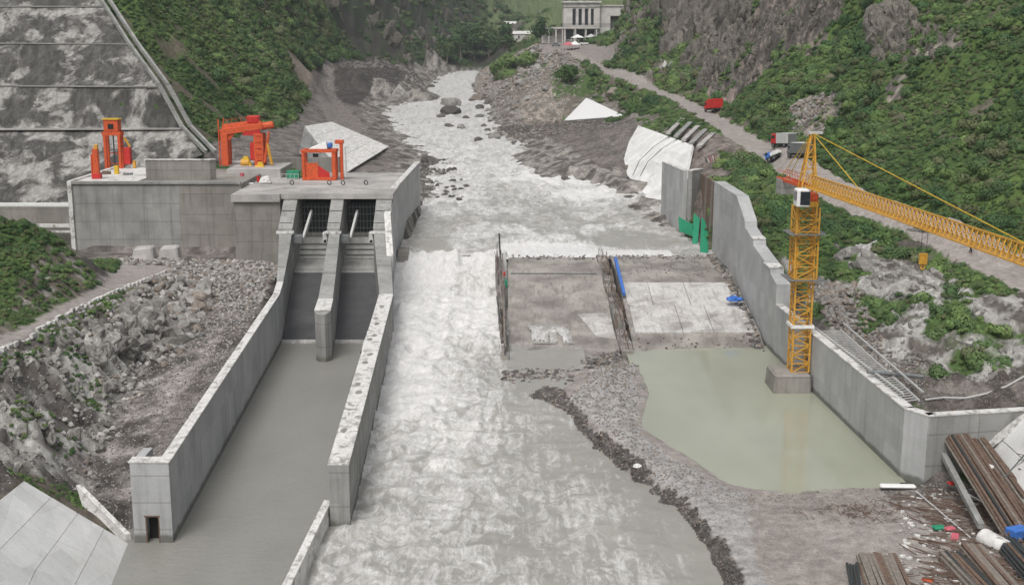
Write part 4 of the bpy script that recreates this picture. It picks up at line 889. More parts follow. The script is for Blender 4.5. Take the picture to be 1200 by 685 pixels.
m_ = MB(); m_.beam(at(1172, 565, 2.4), at(1200, 533, 5.3), .12, .12); o = tag(m_.build('lining_pipe', M['steel']), 'thin dark pipe lying on the white slope in the lower right', 'pipe')
# striped ribs above the large lining
t = thing('slope_ribs', at(800, 155, 19), 'pale concrete ribs striping the bank just below the road', 'slope drain')
for k in range(5):
    a = at(800 + k * 9, 141 + k * 4.2, 20.6 - k * .3); b = at(783 + k * 9, 158 + k * 4.0, 18.6 - k * .25)
    m_ = MB(); m_.beam((a[0], a[1], a[2] + .3), (b[0], b[1], b[2] + .35), 1.1, .5); m_.build('rib', M['conc'] if k % 2 else M['conc_deck'], t)
# lining and vane at the lower left
t = thing('near_left_lining', (-36, 88, 2), 'white concrete slope in the lower left corner running down into the channel', 'slope lining')
A = [at(-70, 640, 9), at(28, 563, 6.4), at(108, 608, 2.4), at(152, 637, -.1), at(134, 692, -.3), at(70, 800, -.3), at(-130, 800, 8)]
V = [Vector(q) for q in A]
def fan(idx):
    mb = MB(); P = [V[i] for i in idx]; n = len(P)
    mb.add([p - Vector((0, 0, .5)) for p in P] + P, [tuple(range(n - 1, -1, -1)), tuple(range(n, 2 * n))] + [(k, (k + 1) % n, n + (k + 1) % n, n + k) for k in range(n)]); return mb
V2 = V[0].lerp(V[6], .45); mid_ = V[1].lerp(V[3], .5); V += [V2, mid_, V[4].lerp(V[3], .2)]
rows_ = [(V[0], V[1]), (V[0].lerp(V[6], .3), V[1].lerp(V[3], .45)), (V[0].lerp(V[6], .6), V[3].lerp(V[4], .1)), (V[6], V[5])]
rows_ = [(V[1], V[3]), (V[1].lerp(V[0], .5), V[3].lerp(V[4], .55)), (V[0], V[4]), (V[0].lerp(V[6], .5), V[4].lerp(V[5], .5)), (V[6], V[5])]
for (a, b), (c, d) in zip(rows_[:-1], rows_[1:]):
    for k in range(4):
        q = [a.lerp(b, k / 4 + .002), a.lerp(b, (k + 1) / 4 - .002), c.lerp(d, (k + 1) / 4 - .002), c.lerp(d, k / 4 + .002)]; q[2] = q[2].lerp(q[1], .004); q[3] = q[3].lerp(q[0], .004)
        mb = MB(); mb.hexa([p - Vector((0, 0, .6)) for p in q] + q); mb.build('lining_panel', M['lining'], t)
a, b, c = Vector(at(89, 568, 4.2)), Vector(at(147, 626, .5)), Vector(at(110, 610, 1.6)); th = Vector((.35, .25, 0)); low = Vector((0, 0, -2.5))
m_ = MB(); m_.add([a, b, b + low * .4, c + low, a + th, b + th, b + th + low * .4, c + th + low, ], [(0, 1, 2, 3), (7, 6, 5, 4), (0, 4, 5, 1), (1, 5, 6, 2), (2, 6, 7, 3), (3, 7, 4, 0)])
tag(m_.build('wing_vane', M['conc_cap']), 'thin pointed concrete fin standing at the top of the lower left slope', 'wing wall')

# concrete faced slope, upper left
sm_ = NT('blotched_sprayed_concrete'); p_ = sm_.pos((.7, .7, .62))
a_ = sm_.noise(p_, .2, 10, .68, .35); b_ = sm_.noise(sm_.pos((1.0, .5, .12)), .8, 8, .7)
c_ = sm_.mix(sm_.ramp(a_, [(.49, 0), (.565, 1)]), (.055, .053, .05), (.34, .33, .315))
c_ = sm_.mix(sm_.ramp(b_, [(.42, 0), (.66, .8)]), c_, (.13, .125, .115))
c_ = sm_.mix(.8, c_, sm_.ramp(sm_.noise(sm_.pos(), 1.1, 9, .75), [(.3, .6), (.7, 1.45)]), 'MULTIPLY')
sm_.bump(sm_.math('ADD', a_, b_), .6, .3); M['shot'] = sm_.out(c_, .9, .2)
t = thing('faced_slope', tuple(SLOPE[0][1]), 'steep slope faced with blotchy grey and black sprayed concrete in terraces, upper left', 'slope facing')
for r_ in range(len(SLOPE) - 1):
    (a, b), (c, d) = SLOPE[r_], SLOPE[r_ + 1]; nu, nv = 90, 12; mb = MB()
    for j in range(nv + 1):
        for i in range(nu + 1):
            u, v = i / nu, j / nv; p = (a.lerp(b, u)).lerp(c.lerp(d, u), v)
            o = (float(fbm(np.array([p.x / 5.]), np.array([p.z / 3. + p.y / 9]), 4, 7)[0]) - .5) * 1.1 * min(1, v * 5, (1 - v) * 5)
            mb.v.append((p.x, p.y - o, p.z + o * .6))
    mb.f = [(j * (nu + 1) + i, j * (nu + 1) + i + 1, (j + 1) * (nu + 1) + i + 1, (j + 1) * (nu + 1) + i) for j in range(nv) for i in range(nu)]
    mb.build('slope_panel', M['shot'], t, smooth=True)
    if r_ < 4:
        m_ = MB(); e1, e2 = c + Vector((0, -.5, .05)), d + Vector((0, -.5, .05)); m_.beam(e1 + Vector((0, 0 if r_ == 0 else .35, 0)), e2 + Vector((0, 0 if r_ == 0 else .35, 0)), 1.5 if r_ == 0 else .5, .3); m_.build('berm', M['conc_deck'] if r_ == 0 else M['conc'], t)
t = thing('slope_drain', tuple(SLOPE[1][1]), 'pale concrete stair drain descending the edge between the faced slope and green hillside', 'drain')
e_ = [SLOPE[k][1] for k in range(1, 6)]
for off in (0.3, 2.2):
    for a, b in zip(e_[:-1], e_[1:]):
        m_ = MB(); m_.beam(a + Vector((off, -.7, .5)), b + Vector((off, -.7, .5)), .55, .8); m_.build('drain_wall', M['conc'], t)
b_ = Vector(at(240, 181, 17.8))
for off in (0.3, 2.2):
    m_ = MB(); m_.beam(e_[0] + Vector((off, -.7, .5)), b_ + Vector((off, 0, .5)), .55, .8); m_.build('drain_wall', M['conc'], t)

# kerb stones and edge of the hillside path
t = thing('path_kerb', at(60, 378, 10), 'row of pale kerb stones along the outer edge of the hillside path', 'kerb')
kp = [Vector(q) for q in Z((-40, 436, 11), (0, 413, 10.5), (60, 378, 10), (130, 345, 8.5), (195, 319, 7))]; kid = 0; me_k = None
for a, b in zip(kp[:-1], kp[1:]):
    L = (b - a).length; n = int(L / 1.5)
    for k in range(n):
        p = a.lerp(b, (k + .5) / n); ang = math.atan2((b - a).y, (b - a).x); rr = random.Random(kid); kid += 1
        mb = MB(); mb.box((p.x, p.y, zat(p.x, p.y) + .12), (rr.uniform(.7, 1.2), rr.uniform(.3, .45), rr.uniform(.4, .55)), ang + rr.uniform(-.1, .1)); mb.build('kerb_stone', M['conc_cap'], t)

# ------------------------------------------------------------------ far building
def window(parent, x0, x1, z0, z1, y, m=None):
    f = MB(); f.box(((x0 + x1) / 2, y + .12, (z0 + z1) / 2), (x1 - x0, .2, z1 - z0)); w_ = f.build('window', m or M['glass'], parent)
    f = MB()
    for x in (x0, x1): f.box((x, y - .05, (z0 + z1) / 2), (.25, .3, z1 - z0 + .3))
    for z in (z0, z1): f.box(((x0 + x1) / 2, y - .05, z), (x1 - x0 + .3, .34, .25))
    f.build('frame', M['facade'], w_)
b = thing('station_building', (45, 650, 40), 'large pale building with four tall dark windows at the head of the road', 'building')
mb = MB()
# front wall built round the openings
W0, W1, y0, y1 = 27.2, 46.2, 650, 668
cols_ = [(31.8, 33.7), (35.0, 36.9), (38.3, 40.2), (41.5, 43.2)]
xs2 = [W0] + [v for c in cols_ for v in c] + [W1]
for k in range(0, len(xs2), 2): mb.prism([(xs2[k], y0), (xs2[k + 1], y0), (xs2[k + 1], y0 + 1), (xs2[k], y0 + 1)], 48.8, 57.5)
mb.prism([(W0, y0), (W1, y0), (W1, y0 + 1), (W0, y0 + 1)], 57.5, 60.4); mb.prism([(W0, y0), (W1, y0), (W1, y0 + 1), (W0, y0 + 1)], 46.9, 48.8)
for x0, x1 in ((W0, 28.4), (32.6, 34.0), (38.4, 39.4), (43.6, W1)): mb.prism([(x0, y0), (x1, y0), (x1, y0 + 1), (x0, y0 + 1)], 38, 46.9)
mb.prism([(W0, y0 + 1.01), (W1, y0 + 1.01), (W1, y1), (W0, y1)], 38, 60.3); mb.build('main_block', M['facade'], b)
for x0, x1 in cols_: window(b, x0, x1, 48.9, 57.4, y0 + .5)
for x0, x1 in ((28.5, 32.5), (34.1, 38.3), (39.5, 43.5)): window(b, x0, x1, 41.5, 46.8, y0 + .5)
mb = MB(); mb.box(((W0 + W1) / 2, y0 + 8.5, 60.9), (20.5, 19.5, .9)); mb.box(((W0 + W1) / 2, y0 + 8.8, 58.6), (19.6, 18.6, .4)); mb.build('cornice', M['facade'], b)
mb = MB(); mb.box((36.7, y0 - 1.2, 47.5), (19.5, 3, .7)); mb.build('canopy', M['facade'], b)
for x in (27.8, 33.3, 38.9, 44.5):
    mb = MB(); mb.box((x, y0 - 2.2, 43.5), (.6, .6, 7.4)); mb.build('column', M['facade'], b)
mb = MB(); mb.prism([(46.25, 652), (52, 652), (52, 670), (46.25, 670)], 38, 58.5); mb.prism([(52, 656), (62, 656), (62, 670), (52, 670)], 38, 58); mb.prism([(62, 652), (67, 652), (67, 670), (62, 670)], 38, 58.5)
mb.prism([(52, 652), (62, 652), (62, 656), (52, 656)], 53.8, 58.4); mb.build('side_block', M['facade'], b)
mb = MB(); mb.box((56.6, 661, 59), (21.8, 19, .7)); mb.build('cornice', M['facade'], b)
for z_ in (51.5, 49): 
    mb = MB(); mb.box((57, 655.6, z_), (9.9, .5, .8)); mb.build('lintel', M['conc'], b)
window(b, 54.5, 60, 42, 47.6, 655.4)
mb = MB(); mb.box((57, 655.8, 52.6), (9.8, .3, 1.2)); mb.build('louvre', M['rust'], b)
mb = MB(); mb.prism([(15, 648), (27.1, 648), (27.1, 660), (15, 660)], 47.1, 48.0); mb.prism([(15, 653), (27.1, 653), (27.1, 660), (15, 660)], 36, 47.1); mb.build('low_wing', M['facade'], b)
for x in (15.6, 19.4, 23.2, 26.6):
    mb = MB(); mb.box((x, 648.6, 42), (.6, .6, 10.2)); mb.build('column', M['facade'], b)
for (px, py, D, w_, h_, lb) in ((598, 42, 1080, 9, 9, 'taller pale distant house on the green slope left of the station'), (613, 50, 1040, 13, 5, 'low pale distant shed on the green slope left of the station')):
    x, y, z = hit(px, py, 760); h = thing('house', (x, y, z), lb, 'house')
    mb = MB(); mb.box((x, y + 4, z + h_ / 2 - 2), (w_, 8, h_ + 4)); mb.build('wall', M['facade'], h)
    mb = MB(); zt = z + h_ + .02; mb.add([(x - w_ / 2 - .5, y - .6, zt), (x + w_ / 2 + .5, y - .6, zt), (x + w_ / 2 + .5, y + 8.6, zt), (x - w_ / 2 - .5, y + 8.6, zt), (x - w_ / 2 - .5, y + 4, zt + 2), (x + w_ / 2 + .5, y + 4, zt + 2)], [(0, 1, 5, 4), (2, 3, 4, 5), (0, 4, 3), (1, 2, 5), (3, 2, 1, 0)]); mb.build('roof', M['conc_cap'], h)
    for k in (-1, 1): window(h, x + k * w_ * .22 - .7, x + k * w_ * .22 + .7, z + h_ * .4, z + h_ * .4 + 2, y - .15)
# ------------------------------------------------------------------ machines and site objects
# tower crane
CX, CY = 33.75, 137.2
t = thing('tower_crane', (CX, CY, 0), 'yellow lattice tower crane standing in the green pool with its long jib reaching right', 'crane')
mb = MB(); mb.hexa([(30.3, 134.6, -1), (34.9, 134.6, -1), (34.9, 139.8, -1), (30.3, 139.8, -1), (30.6, 134.9, 2.2), (34.85, 134.9, 2.2), (34.85, 139.7, 2.2), (30.6, 139.7, 2.2)]); mb.build('base_block', M['conc_dark'], t, bevel=.2)
def lattice(z0, z1, hw, r, rb, nseg):
    mb = MB(); c = [(-hw, -hw), (hw, -hw), (hw, hw), (-hw, hw)]
    for x, y in c: mb.bar((CX + x, CY + y, z0), (CX + x, CY + y, z1), r)
    h = (z1 - z0) / nseg
    for k in range(nseg):
        for i in range(4):
            a, b = c[i], c[(i + 1) % 4]
            if k % 2: a, b = b, a
            mb.bar((CX + a[0], CY + a[1], z0 + k * h), (CX + b[0], CY + b[1], z0 + (k + 1) * h), rb)
            mb.bar((CX + a[0], CY + a[1], z0 + k * h), (CX + b[0], CY + b[1], z0 + k * h), rb)
    return mb
nsec = 6; z_ = 2.2
for k in range(nsec): lattice(z_, z_ + 2.15, 1.0, .13, .075, 2).build('mast_section', M['yellow'], t); z_ += 2.15
lattice(13.4, 21.6, 1.28, .13, .07, 6).build('climbing_cage', M['yellow'], t)
lattice(15.1, 22.2, 1.0, .12, .08, 5).build('mast_section', M['yellow'], t)
for zz_ in (13.3, 18.6):
    mb = MB()
    for s_ in (-1, 1):
        mb.box((CX + s_ * 1.75, CY, zz_), (.7, 4.2, .08)); mb.box((CX, CY + s_ * 1.75, zz_), (2.8, .7, .08))
    mb.build('platform', M['steel'], t)
mb = MB()
for s_ in (-1, 1): mb.box((CX + s_ * 1.2, CY, 7.7), (.25, 2.8, .35)); mb.box((CX, CY + s_ * 1.2, 7.7), (2.2, .25, .35))
mb.build('tie_collar', M['white'], t)
mb = MB(); mb.bar((CX, CY, 21.7), (CX, CY, 22.3), 1.45, 14); mb.build('slewing_ring', M['yellow'], t)
mb = MB(); mb.box((CX, CY, 22.75), (2.2, 2.2, .9)); mb.build('turntable', M['orange'], t, bevel=.08)
mb = MB()
ap = Vector((CX + .3, CY, 30.0))
for x in (-.9, .9):
    for y in (-.9, .9): mb.bar((CX + x, CY + y, 23.2), ap + Vector((x * .2, y * .2, 0)), .12)
for k in range(5):
    f0, f1 = k / 5, (k + 1) / 5; s0, s1 = .9 * (1 - f0 * .8), .9 * (1 - f1 * .8); z0, z1 = 23.2 + 6.8 * f0, 23.2 + 6.8 * f1; x0, x1 = CX + .3 * f0, CX + .3 * f1
    q0 = [(-s0, -s0), (s0, -s0), (s0, s0), (-s0, s0)]; q1 = [(-s1, -s1), (s1, -s1), (s1, s1), (-s1, s1)]
    for i in range(4):
        mb.bar((x0 + q0[i][0], CY + q0[i][1], z0), (x1 + q1[(i + 1) % 4][0], CY + q1[(i + 1) % 4][1], z1), .06)
        mb.bar((x1 + q1[i][0], CY + q1[i][1], z1), (x1 + q1[(i + 1) % 4][0], CY + q1[(i + 1) % 4][1], z1), .06)
mb.build('apex_tower', M['yellow'], t)
mb = MB(); mb.box((CX + .6, CY, 30.0), (1.6, .7, .25)); mb.build('apex_head', M['rail'], t)
J0 = Vector((CX, CY, 24.0)); JD = Vector((4.3, -49, 0)).normalized(); JN = Vector((-JD.y, JD.x, 0))
def jp(s_, side=0, up=0): return J0 + JD * s_ + JN * side + Vector((0, 0, up))
s0 = 1.0
for k in range(11):
    s1 = s0 + 5.4; mb = MB()
    for a, b in ((-.65, 0), (.65, 0)): mb.bar(jp(s0, a, b), jp(s1, a, b), .085)
    mb.bar(jp(s0, 0, 1.35), jp(s1, 0, 1.35), .1)
    for q in range(6):
        a, b = s0 + 5.4 * q / 6, s0 + 5.4 * (q + 1) / 6; m_ = (a + b) / 2
        for sd in (-.65, .65): mb.bar(jp(a, sd), jp(m_, 0, 1.35), .045); mb.bar(jp(b, sd), jp(m_, 0, 1.35), .045)
        mb.bar(jp(a, -.65), jp(a, .65), .045); mb.bar(jp(a, -.65), jp(b, .65), .035)
    mb.build('jib_section', M['yellow'], t); s0 = s1
mb = MB()
for sd in (-.6, .6): mb.beam(jp(-9.3, sd, -.1), jp(-.5, sd, -.1), .18, .35); mb.bar(jp(-9.3, sd, .9), jp(-1, sd, .9), .04)
for q in range(9): mb.bar(jp(-9.3 + q, -.6, -.1), jp(-9.3 + q, .6, -.1), .06); mb.bar(jp(-9.3 + q, .6, 0), jp(-9.3 + q, .6, .9), .03)
mb.build('counter_jib', M['orange'], t)
for q in range(3):
    mb = MB(); c = jp(-8.6 + q * .75, 0, -.95); mb.box(c, (1.7, .6, 1.7), math.atan2(JN.y, JN.x)); mb.build('counterweight', M['conc'], t)
mb = MB(); mb.bar(ap, jp(16.2, 0, 1.4), .045); mb.build('jib_tie', M['yellow2'], t)
mb = MB(); mb.bar(ap, jp(49.5, 0, 1.4), .05); mb.build('jib_tie', M['yellow2'], t)
mb = MB(); mb.bar(ap, jp(-8.5, .5, 0), .045); mb.bar(ap, jp(-8.5, -.5, 0), .045); mb.build('jib_tie', M['yellow2'], t)
cb = MB(); cb.box((CX - 1.0, CY - 2.0, 22.9), (1.5, 1.8, 2.0)); cab = cb.build('cab', M['white'], t, bevel=.12)
cb = MB(); cb.box((CX - .85, CY - 2.92, 22.9), (1.1, .06, 1.5)); cb.box((CX - .25, CY - 2.0, 23.0), (.06, 1.3, 1.2)); cb.box((CX - 1.76, CY - 2.1, 23.1), (.06, 1.2, 1.0)); cb.build('window', M['glass'], cab)
s_tr = 32.0
mb = MB(); mb.box(jp(s_tr, 0, -.22), (1.7, 1.5, .25), math.atan2(JD.y, JD.x)); mb.box(jp(s_tr, -1.1, -.2), (1.2, .8, .1), math.atan2(JD.y, JD.x)); mb.build('trolley', M['steel'], t)
mb = MB()
for sd in (-.25, .25): mb.bar(jp(s_tr, sd, -.2), jp(s_tr, sd, -2.4), .025)
mb.build('hoist_rope', M['darksteel'], t)
mb = MB(); mb.box(jp(s_tr, 0, -2.8), (.7, .35, 1.0)); mb.ring(jp(s_tr, 0, -3.55), (0, 1, 0), .12, .26, .12, 10); mb.build('hook_block', M['yellow'], t, bevel=.04)

# orange gantry 1: tall narrow portal
c = at(137, 196, 17.5); X, Y = c[0], c[1] - 1; zb = 17.3
t = thing('gantry_hoist', (X, Y, zb), 'tall narrow orange hoist portal with a boxed head on the left abutment', 'hoist')
for dx in (-1.3, 1.3):
    for dy in (-.8, .8):
        mb = MB(); mb.box((X + dx, Y + dy, zb + 3.1), (.48, .45, 6.2)); mb.build('leg', M['orange'], t, bevel=.04)
for dy in (-.8, .8):
    mb = MB(); mb.box((X, Y + dy, zb + 6.5), (3.4, .5, .7)); mb.build('cross_beam', M['orange'], t)
for z2 in (.9, 2.8):
    mb = MB(); mb.box((X, Y + .8, zb + z2), (2.0, .15, .2)); mb.build('tie_bar', M['orange'], t)
mb = MB(); mb.box((X, Y, zb + 7.95), (2.6, 2.0, 2.1)); hb = mb.build('hoist_head', M['orange'], t, bevel=.08)
mb = MB(); mb.box((X, Y - 1.03, zb + 7.8), (1.0, .1, .9)); mb.build('opening', M['void'], hb)  # near-black plate on the face, painted as the dark of an opening
mb = MB(); mb.box((X, Y, zb + 9.1), (3.0, 2.3, .2)); mb.build('roof', M['yellow2'], hb)
mb = MB(); mb.box((X + 2.4, Y + .2, zb + 2.4), (1.2, 1.3, 3.1)); mb.build('motor_box', M['red'], t, bevel=.1)
mb = MB(); mb.bar((X + 1.9, Y + .2, zb + 5.8), (X + 2.9, Y + .2, zb + 4.0), .22, 6); mb.build('ram', M['yellow'], t)
mb = MB(); mb.bar((X + .1, Y - .2, zb), (X + .1, Y - .2, zb + 6.2), .12, 6); mb.build('screw', M['darksteel'], t)
c = at(114, 209, 17.5); X, Y = c[0], c[1]
t = thing('hoist_column', (X, Y, 17.45), 'slim orange and yellow steel column at the left front of the abutment deck', 'hoist')
mb = MB(); mb.box((X, Y, 20.0), (.9, .9, 5.0)); mb.build('column', M['orange'], t, bevel=.05)
mb = MB(); mb.box((X, Y, 17.9), (1.4, 1.2, .9)); mb.build('foot', M['red'], t, bevel=.05)
mb = MB(); mb.box((X + .15, Y, 22.8), (.6, .7, .8)); mb.build('head', M['yellow'], t, bevel=.05)
mb = MB(); mb.bar((X - .8, Y, 17.5), (X - .7, Y, 21.6), .16, 6); mb.build('screw', M['orange'], t)
# orange gantry 2: broad portal with trolley beam
c = at(292, 192, 18); X, Y = c[0], c[1] - 2; zb = 18.0
t = thing('gantry_crane', (X, Y, zb), 'broad red orange gantry with heavy sloping head beam on the concrete platform', 'gantry crane')
for dx in (-3.6, 2.6):
    for dy in (-1.2, 1.2):
        mb = MB(); mb.box((X + dx, Y + dy, zb + 2.9), (1.25 if dx < 0 else 1.7, .9, 5.8)); mb.build('leg', M['orange'], t, bevel=.06)
for dy in (-1.2, 1.2):
    mb = MB(); mb.beam((X - 4.3, Y + dy, zb + 6.0), (X + 3.4, Y + dy, zb + 7.2), .8, 1.1); mb.build('girder', M['orange'], t, bevel=.06)
mb = MB(); mb.hexa([(X - 4.2, Y - .9, zb + 6.3), (X + 3.8, Y - .9, zb + 6.6), (X + 3.8, Y + .9, zb + 6.6), (X - 4.2, Y + .9, zb + 6.3), (X - 3.9, Y - .7, zb + 7.4), (X + 2.6, Y - .7, zb + 8.3), (X + 2.6, Y + .7, zb + 8.3), (X - 3.9, Y + .7, zb + 7.4)]); mb.build('head_beam', M['orange'], t)
mb = MB(); mb.box((X + 1.6, Y, zb + 8.3), (2.2, 1.8, 1.4)); mb.build('winch', M['red'], t, bevel=.2)
mb = MB(); mb.bar((X + 3.0, Y - .6, zb + 7.0), (X + 5.3, Y - .6, zb + 7.4), .65, 10); mb.build('drum', M['orange'], t)
mb = MB(); mb.bar((X + 3.6, Y - 1.4, zb + .6), (X + 4.6, Y - 1.4, zb + 6.2), .3, 8, .2); mb.build('ram', M['orange'], t)
mb = MB(); mb.bar((X + 4.9, Y - 1.4, zb + .2), (X + 4.2, Y - 1.4, zb + 4), .28, 8); mb.build('ram', M['yellow'], t)
mb = MB(); mb.box((X + 1.6, Y - .2, zb + 2.6), (1.3, 2, 3.2)); mb.build('motor_box', M['red'], t, bevel=.1)
mb = MB(); mb.box((X - .6, Y + 1.2, zb + .5), (5.4, .25, .35)); mb.build('tie_beam', M['white'], t)
for q in range(5):
    mb = MB(); mb.box((X + 2.7 + q * .02, Y - 1.75, zb + 1.0 + q * 1.1), (.9, .08, .08)); mb.build('rung', M['red'], t)
mb = MB(); mb.box((X + 1.4, Y - 1.3, zb + 6.1), (3.2, .5, 1.3)); mb.build('bracket', M['red'], t, bevel=.08)
mb = MB(); mb.hexa([(X - 3.0, Y - 1.3, zb + 4.6), (X - 2.7, Y - 1.3, zb + 4.6), (X - 2.7, Y - .9, zb + 4.6), (X - 3.0, Y - .9, zb + 4.6), (X - 3.0, Y - 1.3, zb + 5.9), (X - 1.4, Y - 1.3, zb + 6.1), (X - 1.4, Y - .9, zb + 6.1), (X - 3.0, Y - .9, zb + 5.9)]); mb.build('bracket', M['orange'], t)
mb = MB(); mb.bar((X - 4.6, Y - 1.2, zb), (X - 4.6, Y - 1.2, zb + 8.4), .12, 5); mb.bar((X - 4.2, Y + 1.2, zb + 6), (X - 4.2, Y + 1.2, zb + 8.6), .08, 5); mb.build('post', M['orange'], t)
rl = MB()
for q in range(8): rl.bar((X - 3.8 + q * .85, Y - 1.5, zb + 7.2 + q * .13), (X - 3.8 + q * .85, Y - 1.5, zb + 8.2 + q * .13), .035)
rl.bar((X - 3.8, Y - 1.5, zb + 8.2), (X + 2.2, Y - 1.5, zb + 9.1), .035); rl.build('railing', M['orange'], t)
# orange frame 3
c = at(376, 211, 16.4); X, Y = c[0], c[1] + 1; zb = 16.4
t = thing('square_hoist', (X, Y, zb), 'square open orange hoist frame on the deck behind the two gate bays', 'hoist')
for dx in (-2.9, 2.4):
    for dy in (-1.3, 1.3):
        mb = MB(); mb.box((X + dx, Y + dy, zb + 2.5), (.5 if dx < 0 else .65, .5, 5)); mb.build('leg', M['orange'], t, bevel=.03)
for dy in (-1.3, 1.3):
    mb = MB(); mb.box((X - .2, Y + dy, zb + 5.1), (6.2, .5, .5)); mb.build('top_beam', M['orange'], t)
for dx in (-2.9, 2.4):
    mb = MB(); mb.box((X + dx, Y, zb + 5.1), (.5, 2.1, .45)); mb.build('side_beam', M['orange'], t)
mb = MB(); mb.box((X - .2, Y - 1.3, zb + .28), (5.6, .4, .45)); mb.build('base_beam', M['orange'], t)
mb = MB(); mb.box((X - 1.5, Y - 1.1, zb + 1.7), (2.2, .2, 2.6)); mb.build('side_panel', M['orange'], t)
mb = MB(); mb.add([(X - .4, Y - 1.1, zb + .4), (X + 1.6, Y - 1.1, zb + .4), (X + 1.6, Y - 1.1, zb + 1.2), (X - .4, Y - 1.1, zb + 2.6), (X - .4, Y - .9, zb + .4), (X + 1.6, Y - .9, zb + .4), (X + 1.6, Y - .9, zb + 1.2), (X - .4, Y - .9, zb + 2.6)], [(0, 1, 2, 3), (7, 6, 5, 4), (0, 4, 5, 1), (1, 5, 6, 2), (2, 6, 7, 3), (3, 7, 4, 0)]); mb.build('side_panel', M['red'], t)
mb = MB(); mb.box((X + 3.6, Y, zb + 3.2), (.55, .6, 6.4)); mb.build('column', M['orange'], t, bevel=.05)
mb = MB(); mb.box((X + 4.3, Y, zb + 3.0), (.3, .3, 5.2)); mb.build('column', M['rail'], t)
mb = MB(); mb.box((X + 3.3, Y, zb + 6.6), (1.5, .8, .7)); mb.build('column_head', M['orange'], t, bevel=.1)
mb = MB(); mb.box((X - .8, Y - .9, zb + 4.3), (.9, .5, .6)); mb.build('hook_block', M['void'], t)
mb = MB(); mb.hexa([(X - 2, Y - 1, zb + 5.4), (X + 1.3, Y - 1, zb + 5.4), (X + 1.3, Y + .6, zb + 5.4), (X - 2, Y + .6, zb + 5.4), (X - 1.6, Y - .8, zb + 5.7), (X + 1.1, Y - .8, zb + 6.7), (X + 1.1, Y + .5, zb + 6.7), (X - 1.6, Y + .5, zb + 5.7)]); tag(mb.build('covered_load', M['white'], bevel=.06), 'white wrapped bundle lying on top of the square orange hoist frame', 'bundle')
mb = MB(); mb.box((X + 1.7, Y - .3, zb + 6.0), (.8, .9, 1.0)); tag(mb.build('blue_barrel', M['blue'], bevel=.2), 'small blue drum on top of the square orange hoist frame', 'drum')
# deck clutter
def clutter(name, px, py, z, w_, d_, h_, m, label, cat, rz=0, bev=.05):
    c = at(px, py, z); mb = MB(); mb.box((c[0], c[1], z + h_ / 2), (w_, d_, h_), rz); return rooted(mb, name, M[m] if isinstance(m, str) else m, (c[0], c[1], z), label, cat, bevel=bev)
def drumlike(name, px, py, z, r, h_, m, label, cat, horiz=False):
    c = at(px, py, z); mb = MB()
    if horiz: mb.bar((c[0] - h_ / 2, c[1], z + r), (c[0] + h_ / 2, c[1], z + r), r, 14)
    else: mb.bar((c[0], c[1], z), (c[0], c[1], z + h_), r, 14)
    return rooted(mb, name, M[m], (c[0], c[1], z), label, cat)
def hydraulic(px, py, z, label):
    c = at(px, py, z); x, y = c[0], c[1]; t = thing('hydraulic_pump', (x, y, z), label, 'pump')
    mb = MB(); mb.box((x, y, z + .3), (2.6, 1.2, .5)); mb.build('skid', M['darksteel'], t, bevel=.04)
    mb = MB(); mb.bar((x - .9, y, z + 1.3), (x + .5, y, z + 1.3), .7, 12); mb.build('motor', M['yellow'], t)
    mb = MB(); mb.hexa([(x - .9, y - .5, z + .56), (x + 1.1, y - .5, z + .56), (x + 1.1, y + .5, z + .56), (x - .9, y + .5, z + .56), (x - .4, y - .3, z + 2.5), (x + .3, y - .3, z + 2.5), (x + .3, y + .3, z + 2.5), (x - .4, y + .3, z + 2.5)]); mb.build('housing', M['yellow2'], t)
    mb = MB(); mb.tube([(x + 1.1, y, z + .8), (x + 1.7, y - .2, z + 1.1), (x + 1.8, y - .4, z + .2)], .09); mb.build('hose', M['rubber'], t)
hydraulic(306, 206, 16.4, 'yellow pump unit on the block deck in front of the broad orange gantry')
hydraulic(289, 199, 17.2, 'smaller yellow machine at the foot of the broad orange gantry')
mb = MB(); c = at(311, 215, 16.4); mb.hexa([(c[0] - 1.1, c[1] - .8, 16.4), (c[0] + 1.2, c[1] - .8, 16.4), (c[0] + 1.2, c[1] + .8, 16.4), (c[0] - 1.1, c[1] + .8, 16.4), (c[0] - .7, c[1] - .4, 17.6), (c[0] + .5, c[1] - .5, 17.8), (c[0] + .6, c[1] + .4, 17.8), (c[0] - .6, c[1] + .4, 17.5)])
rooted(mb, 'covered_load', M['conc_cap'], c, 'load wrapped in a pale cream sheet at the front of the block deck', 'covered load', bevel=.25)
drumlike('fuel_drum', 284, 212, 16.4, .35, 1.4, 'pink', 'pink red upright drum at the left of the block deck', 'drum')
drumlike('fuel_drum', 303, 213, 16.4, .3, 1.0, 'red', 'dark red drum beside the cream covered load', 'drum')
clutter('water_tank', 344, 209, 16.4, 2.2, 1.2, 1.4, 'green', 'green box tank on the deck left of the square orange frame', 'tank')
clutter('steel_plate', 288, 216, 16.4, 2.6, .8, .25, 'white', 'white flat beam lying on the front of the block deck', 'beam', .3)
clutter('beam', 168, 206, 17.45, 3, .4, .3, 'rail', 'grey steel beam lying on the white abutment floor', 'beam', .2)
for px, py, wd, dd, hh, m, lb in ((137, 204, .7, .7, 1.5, 'yellow2', 'small yellow machine under the tall orange portal'), (158, 197, .5, .5, 1.4, 'yellow', 'little yellow post right of the tall orange portal'), (125, 204, 1.4, .6, .5, 'rust', 'rusty low box left of the small yellow machine'), (150, 205, 1.6, .7, .4, 'steel', 'grey low steel box before the tall orange portal'), (178, 199, 1.2, 1.2, .5, 'conc', 'grey concrete cube near the right end of the white floor')):
    clutter('site_box', px, py, 17.45, wd, dd, hh, m, lb, 'equipment')
rl = MB(); a = at(326, 214, 16.4); b = at(350, 214, 16.4)
t = thing('deck_railing', a, 'light steel railing on the deck between the block and the square orange frame', 'railing')
